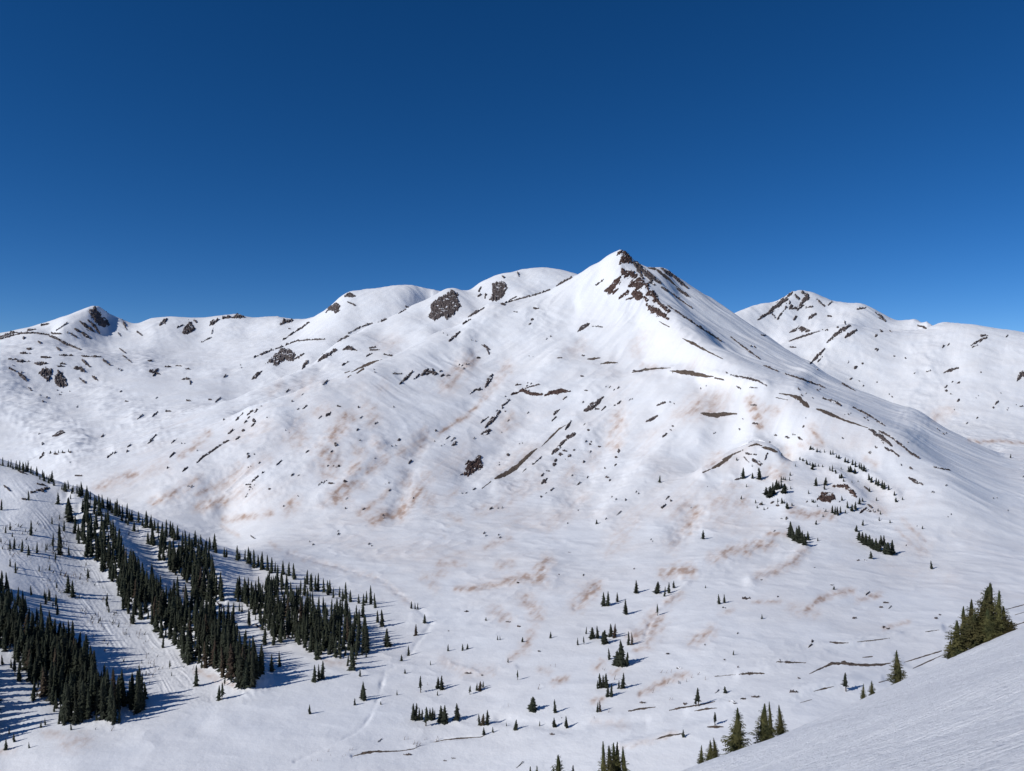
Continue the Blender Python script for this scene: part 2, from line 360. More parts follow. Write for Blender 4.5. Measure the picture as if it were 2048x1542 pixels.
    (K_BARE, 'H', 0.4, "flat topped brown patch on the open slope between bench and knoll", G, [
        [(1402, 826, 6), (1418, 829, 10), (1432, 831, 10), (1450, 828, 8), (1473, 828, 5)]]),
    (K_ROCK, 'L', 0.6, "small oval patch just below the middle of the bench", O, [[(1314, 811, 6), (1330, 805, 6)]]),
    (K_ROCK, 'L', 0.5, "lens shaped patch on the white slope below the small oval patch", O, [[(1292, 844, 4), (1304, 838, 8), (1315, 832, 5)]]),
    # crest that drops along the shaded flank
    (K_BARE, 'R', 0.5, "brown hooked band on the knuckle of the descending crest", G, [
        [(1558, 787, 3), (1580, 790, 5), (1598, 797, 8), (1611, 807, 10), (1617, 814, 8)], [(1552, 795, 3), (1575, 800, 2)]]),
    (K_BARE, 'R', 0.4, "tapering brown band trailing down the crest below the hooked band", G, [
        [(1633, 818, 5), (1648, 822, 8), (1664, 830, 6), (1690, 841, 4), (1715, 849, 3), (1736, 856, 2)]]),
    (K_ROCK, 'R', 0.9, "forked brown rock band at the lower end of the crest", O, [
        [(1737, 858, 4), (1754, 868, 9), (1772, 882, 9), (1784, 893, 5)], [(1757, 862, 3), (1785, 876, 4), (1806, 893, 4), (1822, 906, 4), (1838, 917, 3)], [(1782, 900, 7), (1797, 912, 8)], [(1770, 895, 5), (1778, 902, 4)]]),
    (K_ROCK, 'R', 0.8, "thin dark line along the upper flank beside the hooked band", O, [
        [(1461, 751, 2), (1492, 756, 4), (1515, 762, 4), (1533, 772, 3)], [(1527, 731, 2), (1556, 743, 3)], [(1570, 748, 1.5), (1610, 761, 2.5), (1650, 776, 2)], [(1645, 797, 2), (1672, 805, 4), (1682, 812, 3)], [(1706, 815, 2), (1740, 832, 2.5), (1770, 852, 1.5)], [(1684, 767, 3), (1710, 782, 3)]]),
    (K_ROCK, 'R', 1.0, "small ragged rocks alone on the grey snow beyond the crest", O, [[(1816, 956, 4), (1830, 963, 7), (1846, 970, 4)], [(1868, 935, 3), (1900, 941, 2)]]),
    # knoll
    (K_BARE, 'L', 0.5, "curved brown rock band over the brow of the western knoll", G, [
        [(1406, 945, 5), (1420, 939, 6)], [(1424, 937, 5), (1438, 930, 8), (1452, 918, 8), (1465, 909, 5), (1482, 902, 3)], [(1497, 893, 3), (1512, 888, 5), (1524, 892, 4)], [(1524, 894, 6), (1540, 898, 8), (1554, 904, 6)]]),
    (K_ROCK, 'V', 1.0, "scattered dark rocks on the steep front of the western knoll", O, [
        [(1506, 920, 10), (1521, 928, 12)], [(1534, 908, 7), (1530, 920, 5)], [(1492, 907, 5), (1512, 910, 5)], [(1470, 960, 5), (1483, 957, 5)], [(1488, 915, 4), (1498, 925, 4)]]),
    (K_RED, 'V', 0.8, "blocky reddish outcrop with a snow window on the eastern knoll", O, [
        ['P', (1634, 999), (1643, 984), (1664, 984), (1676, 1000), (1658, 1005), (1645, 1004)]]),
    (K_RED, 'R', 0.9, "ragged brown rocks below the tree crest of the eastern knoll", O, [
        [(1666, 973, 6), (1690, 971, 9), (1702, 982, 10), (1712, 994, 8)], [(1720, 1026, 6), (1732, 1016, 8)]]),
    # cirque
    (K_ROCK, 'R', 0.9, "dark rock face on the shaded side of the small pointed peak", O, [
        ['P', (178, 624), (190, 611), (204, 630), (222, 650), (204, 655), (189, 645)], [(213, 622, 4), (228, 629, 3)]]),
    (K_ROCK, 'R', 0.9, "shaded rock ribs in the hollow under the small pointed peak", O, [
        [(150, 658, 6), (166, 667, 8), (182, 678, 5)], [(160, 643, 6), (176, 655, 8), (191, 665, 5)], [(140, 665, 4), (154, 676, 4)], [(176, 640, 5), (190, 652, 6), (200, 668, 4)]]),
    (K_ROCK, 'R', 0.7, "rock edge curving down the spur from the small pointed peak", O, [
        [(100, 672, 6), (118, 680, 5), (132, 688, 5), (162, 700, 3)], [(103, 667, 7), (122, 668, 5)], [(112, 662, 2), (135, 646, 2)]]),
    (K_ROCK, 'H', 0.9, "low rocky crest at the western end of the skyline", O, [
        [(0, 674, 7), (20, 668, 8), (35, 665, 6)], [(55, 661, 8), (70, 659, 6)], [(82, 651, 4), (96, 648, 4)], [(0, 678, 4), (40, 667, 3), (70, 666, 2), (100, 671, 2)]]),
    (K_ROCK, 'L', 0.8, "dark triangular crag on the cirque wall below the skyline", O, [
        ['P', (363, 671), (370, 655), (378, 641), (391, 656), (388, 664), (374, 668)], [(354, 656, 3), (366, 650, 4)], [(388, 641, 4), (393, 645, 4)]]),
    (K_ROCK, 'L', 0.8, "brown crag breaking the skyline beside the smooth cirque wall", O, [[(320, 650, 7), (328, 643, 11), (334, 638, 6)]]),
    (K_ROCK, 'L', 0.9, "leaning brown rocks on the cirque wall below the twin skyline crags", O, [[(419, 651, 6), (427, 645, 10), (435, 640, 7)], [(426, 656, 3), (423, 668, 2)], [(403, 685, 3), (423, 675, 3)]]),
    (K_ROCK, 'V', 0.9, "twin rock crags notching the cirque skyline", O, [[(446, 636, 7), (458, 634, 9)], [(464, 636, 6), (474, 632, 9), (488, 634, 7)]]),
    (K_ROCK, 'V', 0.9, "square broken crag on the skyline where cirque meets dome", O, [[(561, 649, 6), (570, 643, 10), (585, 641, 8)], [(577, 658, 3), (580, 658, 3)]]),
    (K_ROCK, 'R', 0.9, "small rocks on the snow shoulder between pointed peak and cirque wall", O, [[(244, 638, 3), (250, 652, 5), (254, 660, 3)], [(274, 664, 3), (284, 670, 6)], [(236, 666, 3), (241, 672, 3)]]),
    (K_ROCK, 'V', 1.0, "large two part cliff in the slope under the snowy shelf", O, [
        ['P', (76, 748), (83, 737), (106, 737), (103, 757), (94, 765), (88, 756)], ['P', (107, 763), (116, 741), (128, 747), (137, 771), (123, 776), (112, 772)]]),
    (K_ROCK, 'R', 0.9, "pair of dark rocks beside the two part cliff", O, [[(18, 737, 6), (31, 742, 7)], [(37, 747, 6), (46, 754, 10), (53, 762, 5)], [(56, 775, 3), (63, 781, 5)]]),
    (K_ROCK, 'L', 0.9, "star shaped dark rock in the middle of the cirque snow", O, [[(300, 742, 7), (310, 744, 9), (316, 738, 5)], [(306, 752, 4), (310, 748, 4)], [(314, 747, 6), (320, 749, 3)]]),
    (K_ROCK, 'H', 0.7, "hook shaped dark rock in the cirque snow", O, [[(363, 759, 4), (379, 758, 6)], [(380, 762, 4), (381, 769, 5)]]),
    (K_ROCK, 'L', 0.5, "lone dark whaleback rock on the valley head snow", O, [[(105, 873, 3), (115, 868, 9), (123, 864, 9), (129, 866, 4)]]),
    (K_ROCK, 'L', 0.5, "long thin dark rock strip low on the left flank of the near ridge", O, [[(393, 926, 3), (406, 914, 5), (426, 901, 4), (446, 887, 4), (458, 881, 2)]]),
    (K_ROCK, 'L', 0.8, "dark slanting rocks on the west edge of the middle ridge", O, [[(502, 760, 5), (512, 752, 7), (524, 742, 4)]]),
    # far mountain
    (K_ROCK, 'L', 1.35, "rocky summit with dark ribs on the far mountain beyond the col", O, [
        [(1584, 586, 6), (1572, 598, 10), (1559, 608, 9), (1538, 625, 7), (1515, 641, 5)], [(1604, 584, 7), (1615, 593, 10), (1606, 607, 11), (1597, 620, 8)], [(1579, 603, 7), (1583, 617, 8), (1595, 616, 7)], [(1572, 615, 7), (1555, 638, 7)], [(1543, 626, 6), (1551, 636, 5)],
        [(1611, 617, 6), (1625, 613, 5)], [(1617, 637, 10), (1631, 629, 9)], [(1587, 640, 8), (1595, 630, 7)], [(1634, 599, 5), (1649, 613, 5)], [(1590, 590, 6), (1598, 598, 8)]]),
    (K_ROCK, 'L', 0.9, "low crag between the far rocky summit and the snowy dome", O, [[(1579, 665, 5), (1597, 657, 9), (1612, 660, 9), (1619, 662, 5)]]),
    (K_ROCK, 'L', 1.0, "brown broken rocks on the front edge of the far snowy dome", O, [
        [(1654, 686, 4), (1670, 670, 7), (1688, 658, 8), (1701, 652, 6)], [(1690, 676, 6), (1702, 666, 8), (1714, 660, 8)], [(1645, 660, 6), (1655, 660, 5)], [(1578, 683, 2), (1610, 672, 3), (1640, 662, 3)]]),
    (K_ROCK, 'L', 1.0, "streaky rocks lower on the front of the far dome", O, [[(1621, 727, 4), (1636, 711, 7), (1649, 699, 6)], [(1635, 724, 4), (1645, 714, 4)]]),
    (K_ROCK, 'R', 0.9, "small crags on the sloping skyline of the far mountain", O, [[(1714, 619, 4), (1732, 616, 7)], [(1751, 625, 5), (1764, 636, 7), (1772, 643, 4)], [(1836, 652, 5), (1852, 656, 7)], [(1657, 610, 4), (1664, 604, 4)], [(1655, 632, 5), (1663, 633, 4)]]),
    (K_ROCK, 'L', 1.1, "sparse streaked rocks near the top of the round white dome", O, [[(1942, 691, 4), (1958, 682, 6), (1972, 676, 9)], [(1962, 672, 5), (1975, 671, 5)], [(1944, 695, 3), (1955, 691, 3)]]),
    (K_ROCK, 'V', 0.8, "brown cliff at the edge of the round white dome", O, [[(2034, 762, 5), (2044, 750, 14), (2060, 744, 16)]]),
    (K_ROCK, 'L', 0.7, "slanting dark rocks halfway down the round white dome", O, [[(1887, 746, 4), (1902, 740, 6), (1917, 736, 4)], [(1853, 744, 3), (1861, 742, 3)]]),
    # valley strips
    (K_BARE, 'H', 0.4, "winding brown bank of bare ground between the lone pines and the spruce on the near slope", G, [
        [(1619, 1348, 2), (1634, 1340, 4), (1650, 1333, 4), (1664, 1327, 6), (1690, 1326, 7), (1706, 1329, 6), (1740, 1330, 5), (1764, 1329, 5), (1782, 1326, 2)]]),
    (K_BARE, 'H', 0.3, "double thin brown strips running up to the big spruce clump", G, [
        [(1808, 1325, 2), (1843, 1314, 3), (1883, 1302, 4)], [(1826, 1337, 2), (1850, 1326, 3), (1883, 1311, 3)], [(2012, 1219, 2), (2050, 1209, 3)], [(2022, 1253, 4), (2050, 1244, 4)], [(2030, 1230, 2), (2050, 1224, 2)]]),
    (K_BARE, 'H', 0.4, "dark cut bank of the stream bed across the valley floor", G, [
        [(705, 1513, 2), (725, 1507, 5), (751, 1503, 5), (775, 1503, 2.5), (800, 1502, 2), (827, 1498, 1.5), (842, 1491, 1.5)], [(865, 1485, 1.5), (888, 1480, 2.5), (916, 1477, 3), (962, 1474, 1.8), (972, 1469, 1.5)]]),
    (K_BARE, 'H', 0.5, "long dark strip of thawed ground under the bare trunked pine", G, [
        [(1338, 1421, 2), (1360, 1416, 4), (1385, 1412, 3), (1410, 1408, 3), (1430, 1403, 1.5)]]),
    (K_BARE, 'H', 0.5, "brown thawed patch just below the bare trunked pine", G, [[(1389, 1422, 2), (1412, 1418, 5), (1434, 1416, 2)]]),
    (K_BARE, 'H', 0.6, "dark thawed strip between the twin trunk tree and the bare trunked pine", G, [[(1257, 1422, 4), (1280, 1418, 5), (1311, 1414, 2)]]),
    (K_BARE, 'H', 0.5, "thawed ground ring at the foot of the thin pale trunked pine", G, [[(1415, 1454, 4), (1432, 1453, 6), (1447, 1454, 3)]]),
    (K_BARE, 'H', 0.6, "dark thawed strip beside the low scrub above the near slope", G, [[(1311, 1479, 2), (1329, 1473, 5), (1354, 1469, 4), (1365, 1467, 3)]]),
    (K_BARE, 'H', 0.9, "dark scrub patch on the valley snow east of the dead brush", G, [[(1478, 1349, 2), (1500, 1346, 6), (1528, 1347, 3)], [(1430, 1353, 2), (1475, 1349, 1.5)]]),
    (K_BARE, 'H', 0.9, "dark scrub strip above the winding brown bank", G, [[(1552, 1324, 4), (1575, 1324, 5), (1612, 1326, 2)]]),
    (K_BARE, 'H', 0.4, "pointed brown bank with a thin tail on the far side of the valley snow", G, [[(1660, 1284, 5), (1675, 1286, 5), (1697, 1286, 2)], [(1714, 1284, 1.5), (1745, 1281, 2.5), (1782, 1276, 1.5)], [(1850, 1264, 3), (1878, 1260, 2)]]),
    (K_BARE, 'H', 0.3, "small brown strips beside the round topped pine near the slope edge", G, [[(1627, 1383, 2), (1650, 1377, 4), (1668, 1373, 2)], [(1758, 1365, 3), (1776, 1360, 3)], [(1579, 1385, 2), (1595, 1384, 3)], [(1600, 1406, 1.5), (1624, 1399, 2)], [(1725, 1315, 2), (1745, 1313, 4)]]),
    (K_ROCK, 'R', 0.9, "dark broken rock band near the top of the forested spur", O, [
        [(72, 981, 5), (86, 980, 7), (98, 976, 8)], [(62, 985, 8), (70, 984, 8)], [(46, 997, 9), (52, 1000, 9)], [(38, 943, 4), (54, 949, 5)], [(74, 968, 3), (92, 972, 3)]]),
]

# scattered small rocks: (u, v, length, width, streak)
MINOR = [(79, 685, 10, 5, 'R'), (47, 676, 8, 7, 'V'), (117, 698, 12, 4, 'R'), (58, 698, 12, 5, 'H'), (51, 707, 22, 5, 'H'), (46, 723, 28, 6, 'H'), (81, 727, 28, 8, 'H'), (91, 715, 22, 6, 'H'),
         (132, 711, 30, 4, 'H'), (183, 713, 44, 4, 'H'), (172, 727, 26, 6, 'R'), (156, 737, 22, 8, 'H'), (165, 741, 14, 8, 'R'), (190, 757, 18, 4, 'R'), (165, 762, 18, 3, 'R'), (213, 725, 22, 5, 'R'), (254, 718, 26, 3, 'R'), (25, 719, 20, 3, 'H'),
         (125, 728, 12, 4, 'H'), (122, 733, 20, 3, 'H'), (245, 702, 18, 2, 'R'), (300, 722, 10, 3, 'H'), (336, 734, 14, 2.5, 'H'), (357, 732, 14, 3, 'H'), (375, 738, 10, 3, 'H'), (86, 803, 5, 3, 'R'), (253, 803, 8, 2, 'H'), (377, 802, 10, 2, 'H'), (450, 753, 9, 3, 'L'),
         (420, 800, 8, 2, 'H'), (436, 800, 16, 2, 'L'), (280, 834, 16, 2, 'L'), (310, 829, 16, 2, 'L'), (338, 823, 10, 2, 'H'), (220, 911, 18, 5, 'L'), (230, 906, 8, 3, 'L'), (254, 903, 6, 3, 'L'), (205, 872, 8, 3, 'L'), (306, 876, 20, 2.5, 'L'), (300, 884, 16, 2, 'L'), (258, 892, 10, 2, 'L'),
         (348, 882, 18, 3, 'L'), (344, 910, 16, 4, 'L'), (370, 939, 16, 5, 'L'), (335, 936, 5, 3, 'L'), (157, 952, 16, 2, 'H'), (475, 838, 12, 3, 'L'), (480, 832, 18, 4, 'L'), (500, 826, 16, 4, 'L'), (512, 822, 12, 4, 'L'), (497, 836, 8, 5, 'L'), (508, 842, 10, 7, 'V'), (506, 850, 12, 5, 'L'), (490, 845, 10, 3, 'L'),
         (461, 864, 16, 4, 'L'), (487, 861, 8, 7, 'V'), (475, 877, 12, 3, 'L'), (510, 958, 20, 5, 'L'), (526, 945, 9, 3, 'L'), (497, 914, 9, 5, 'L'), (500, 970, 20, 3, 'H'), (539, 978, 6, 4, 'H'), (558, 926, 16, 2.5, 'L'), (585, 950, 10, 2, 'L'), (597, 951, 8, 3, 'L'), (596, 993, 5, 3, 'H'),
         (640, 968, 12, 3, 'L'), (650, 963, 14, 3, 'L'), (662, 967, 12, 4, 'H'), (690, 963, 9, 4, 'H'), (615, 903, 11, 3, 'L'), (672, 889, 7, 8, 'V'), (657, 828, 16, 6, 'L'), (640, 835, 10, 2, 'L'), (678, 813, 10, 3, 'H'), (609, 815, 14, 3, 'L'), (596, 818, 6, 4, 'H'), (584, 803, 4, 3, 'H'), (604, 790, 8, 3, 'L'),
         (575, 782, 10, 2, 'L'), (650, 766, 16, 2, 'L'), (717, 815, 4, 3, 'H'), (722, 835, 8, 2, 'L'), (715, 860, 8, 3, 'L'), (798, 880, 9, 6, 'L'), (820, 925, 12, 5, 'L'), (720, 881, 5, 2, 'H'), (678, 933, 6, 3, 'H'), (908, 888, 18, 8, 'L'), (895, 876, 12, 3, 'L'), (872, 862, 5, 3, 'H'), (906, 879, 14, 2, 'L'),
         (1049, 941, 14, 5, 'L'), (1074, 922, 26, 3, 'L'), (1109, 929, 9, 8, 'L'), (1121, 909, 11, 7, 'H'), (1139, 912, 10, 7, 'L'), (1131, 918, 6, 5, 'H'), (1111, 921, 9, 7, 'L'), (1130, 902, 12, 4, 'H'), (1148, 900, 6, 4, 'H'), (1090, 962, 22, 7, 'L'), (1085, 950, 10, 4, 'L'), (1096, 942, 10, 4, 'H'), (1104, 979, 10, 4, 'L'),
         (1092, 986, 6, 3, 'L'), (1082, 994, 4, 3, 'H'), (1016, 910, 8, 6, 'L'), (1181, 886, 8, 6, 'H'), (1199, 894, 9, 5, 'H'), (1172, 883, 8, 3, 'L'), (1178, 861, 6, 3, 'H'), (1238, 902, 7, 7, 'L'), (1232, 915, 7, 3, 'H'), (1231, 930, 7, 3, 'L'), (1168, 924, 6, 3, 'L'), (1157, 968, 12, 3, 'L'), (1175, 955, 6, 3, 'L'),
         (1214, 955, 9, 3, 'H'), (1210, 937, 4, 2, 'H'), (1220, 961, 6, 3, 'L'), (1330, 871, 14, 5, 'L'), (1344, 860, 11, 3, 'H'), (1345, 853, 6, 2, 'H'), (1327, 1013, 14, 5, 'L'), (1335, 996, 12, 3, 'L'), (1342, 1002, 5, 3, 'H'), (1251, 1000, 5, 3, 'L'), (1238, 1027, 14, 1.5, 'L'), (1212, 1038, 6, 1.5, 'L'),
         (1430, 866, 9, 4, 'L'), (1507, 811, 14, 2, 'H'), (1479, 860, 6, 3, 'H'), (1485, 839, 4, 2, 'H'), (1510, 848, 14, 5, 'H'), (1607, 853, 7, 4, 'L'), (1553, 871, 10, 3, 'H'), (1575, 876, 13, 5, 'H'), (1600, 878, 14, 4, 'R'), (1588, 870, 10, 2, 'H'), (1540, 885, 4, 2, 'H'), (1614, 1004, 8, 5, 'H'), (1735, 979, 18, 5, 'R'),
         (1822, 937, 10, 5, 'R'), (1803, 930, 6, 3, 'R'), (1752, 895, 8, 5, 'R'), (1740, 905, 4, 6, 'V'), (1735, 1075, 4, 2, 'H'), (1477, 776, 12, 4, 'R'), (1507, 776, 18, 2.5, 'H'), (1275, 743, 20, 2, 'H'), (1238, 806, 12, 4, 'L'), (1230, 811, 5, 3, 'L'), (1340, 805, 4, 2, 'H'), (1348, 808, 4, 2, 'H'), (1167, 712, 8, 3, 'H'),
         (1164, 753, 9, 2, 'H'), (1172, 781, 9, 3, 'H'), (1166, 805, 5, 2, 'L'), (1176, 861, 5, 3, 'H'), (1346, 860, 4, 3, 'H'), (1064, 640, 9, 7, 'L'), (1060, 648, 8, 3, 'L'), (1072, 617, 14, 5, 'H'), (1031, 624, 9, 3, 'H'), (1197, 567, 12, 4, 'L'), (1204, 562, 12, 4, 'L'), (1193, 570, 10, 3, 'L'), (1016, 803, 12, 6, 'L'), (1010, 822, 4, 5, 'L'),
         (1005, 816, 5, 4, 'L'), (1493, 1197, 20, 5, 'H'), (1448, 1216, 9, 4, 'H'), (1511, 1394, 18, 3, 'H'), (1486, 1398, 12, 3, 'H'), (1464, 1403, 14, 3, 'H'), (1470, 1407, 8, 3, 'H'), (1588, 1384, 18, 3, 'H'), (1359, 1337, 13, 6, 'H'), (1358, 1366, 7, 3, 'R'), (1434, 1383, 12, 3, 'L'), (1370, 1408, 8, 4, 'H'), (1290, 1417, 8, 2, 'H'), (1285, 1406, 14, 2, 'H'),
         (1123, 1436, 2, 2, 'H'), (1104, 1469, 12, 3, 'H'), (760, 1481, 12, 2, 'L'), (815, 1510, 18, 3, 'H'), (890, 1522, 8, 2, 'H'), (907, 1517, 9, 2, 'H'), (1040, 1530, 20, 2, 'L'), (933, 1223, 11, 3, 'H'), (1016, 1244, 11, 2, 'H'), (1038, 1253, 9, 3, 'H'), (897, 1262, 4, 2, 'H'), (1078, 1303, 7, 3, 'H'), (936, 1347, 14, 2, 'H'), (964, 1351, 6, 2, 'H'),
         (1167, 1150, 5, 4, 'H'), (1118, 1149, 5, 4, 'H'), (1139, 1105, 5, 2, 'H'), (1036, 1166, 6, 2, 'H'), (1268, 1138, 4, 2, 'H'), (1476, 1335, 4, 2, 'H'), (1335, 1308, 8, 2, 'H'), (1410, 1290, 4, 2, 'H'), (1449, 1320, 5, 2, 'H'), (1475, 1267, 5, 2, 'L'), (1523, 1160, 5, 3, 'H'), (1629, 1135, 4, 2, 'H'), (1664, 1170, 8, 2, 'H'), (1556, 1194, 4, 3, 'H'),
         (1736, 1187, 12, 3, 'L'), (1772, 1206, 12, 2, 'H'), (1762, 1215, 9, 2, 'H'), (1780, 1215, 9, 2, 'L'), (1768, 1255, 6, 3, 'H'), (1776, 1258, 8, 2, 'H'), (1620, 1292, 12, 5, 'L'), (1624, 1282, 4, 6, 'V'), (1709, 1237, 10, 2, 'H'), (1872, 1237, 8, 2, 'H'), (1880, 1230, 6, 2, 'H'), (1598, 1357, 7, 3, 'H'), (1560, 1321, 6, 3, 'V'),
         (1740, 1013, 14, 5, 'R'), (1738, 1022, 12, 6, 'H'), (1748, 1023, 9, 5, 'R'), (1563, 1038, 6, 2, 'H'), (1573, 1037, 6, 2, 'H'), (1732, 1122, 10, 5, 'R'), (1716, 1121, 8, 3, 'H'), (1712, 736, 10, 3, 'L'), (1696, 726, 6, 2, 'L'), (1711, 735, 10, 5, 'L'), (1725, 727, 5, 4, 'L'), (1702, 758, 8, 3, 'L'), (1755, 700, 8, 5, 'L'), (1752, 672, 9, 6, 'L'),
         (1789, 713, 6, 2, 'H'), (1829, 747, 6, 2, 'L'), (1887, 694, 10, 4, 'L'), (1897, 690, 7, 2, 'L'), (1917, 765, 9, 5, 'L'), (1905, 764, 6, 2, 'L'), (1892, 774, 8, 3, 'L'), (1893, 782, 9, 4, 'H'), (1903, 789, 6, 3, 'H'), (1917, 801, 9, 4, 'L'), (1909, 819, 5, 4, 'H'), (1962, 745, 4, 2, 'H'), (1994, 806, 12, 4, 'L'), (1987, 816, 6, 3, 'H'),
         (2042, 813, 10, 3, 'H'), (1955, 836, 7, 3, 'L'), (1934, 847, 6, 2, 'L'), (1754, 765, 4, 2, 'H'), (1727, 772, 5, 3, 'L'), (2014, 673, 8, 2, 'L'), (1675, 655, 6, 4, 'H'), (1763, 662, 10, 5, 'R'), (1752, 698, 6, 6, 'L'), (1585, 695, 16, 2, 'H'), (1527, 671, 12, 2, 'H'), (1690, 646, 8, 3, 'V'), (140, 905, 6, 4, 'H'), (127, 906, 8, 3, 'H'), (112, 908, 12, 3, 'H'),
         (83, 914, 12, 3, 'L'), (86, 908, 8, 3, 'L'), (10, 973, 14, 4, 'R'), (18, 980, 10, 4, 'R'), (0, 930, 8, 3, 'H'), (440, 1211, 18, 6, 'R'), (516, 1253, 18, 6, 'R'), (576, 1274, 18, 5, 'R'), (505, 1075, 12, 2, 'R'), (1555, 1012, 8, 4, 'H'), (1521, 1009, 8, 5, 'H'), (1544, 1005, 9, 4, 'L'), (1535, 1017, 4, 2, 'L')]

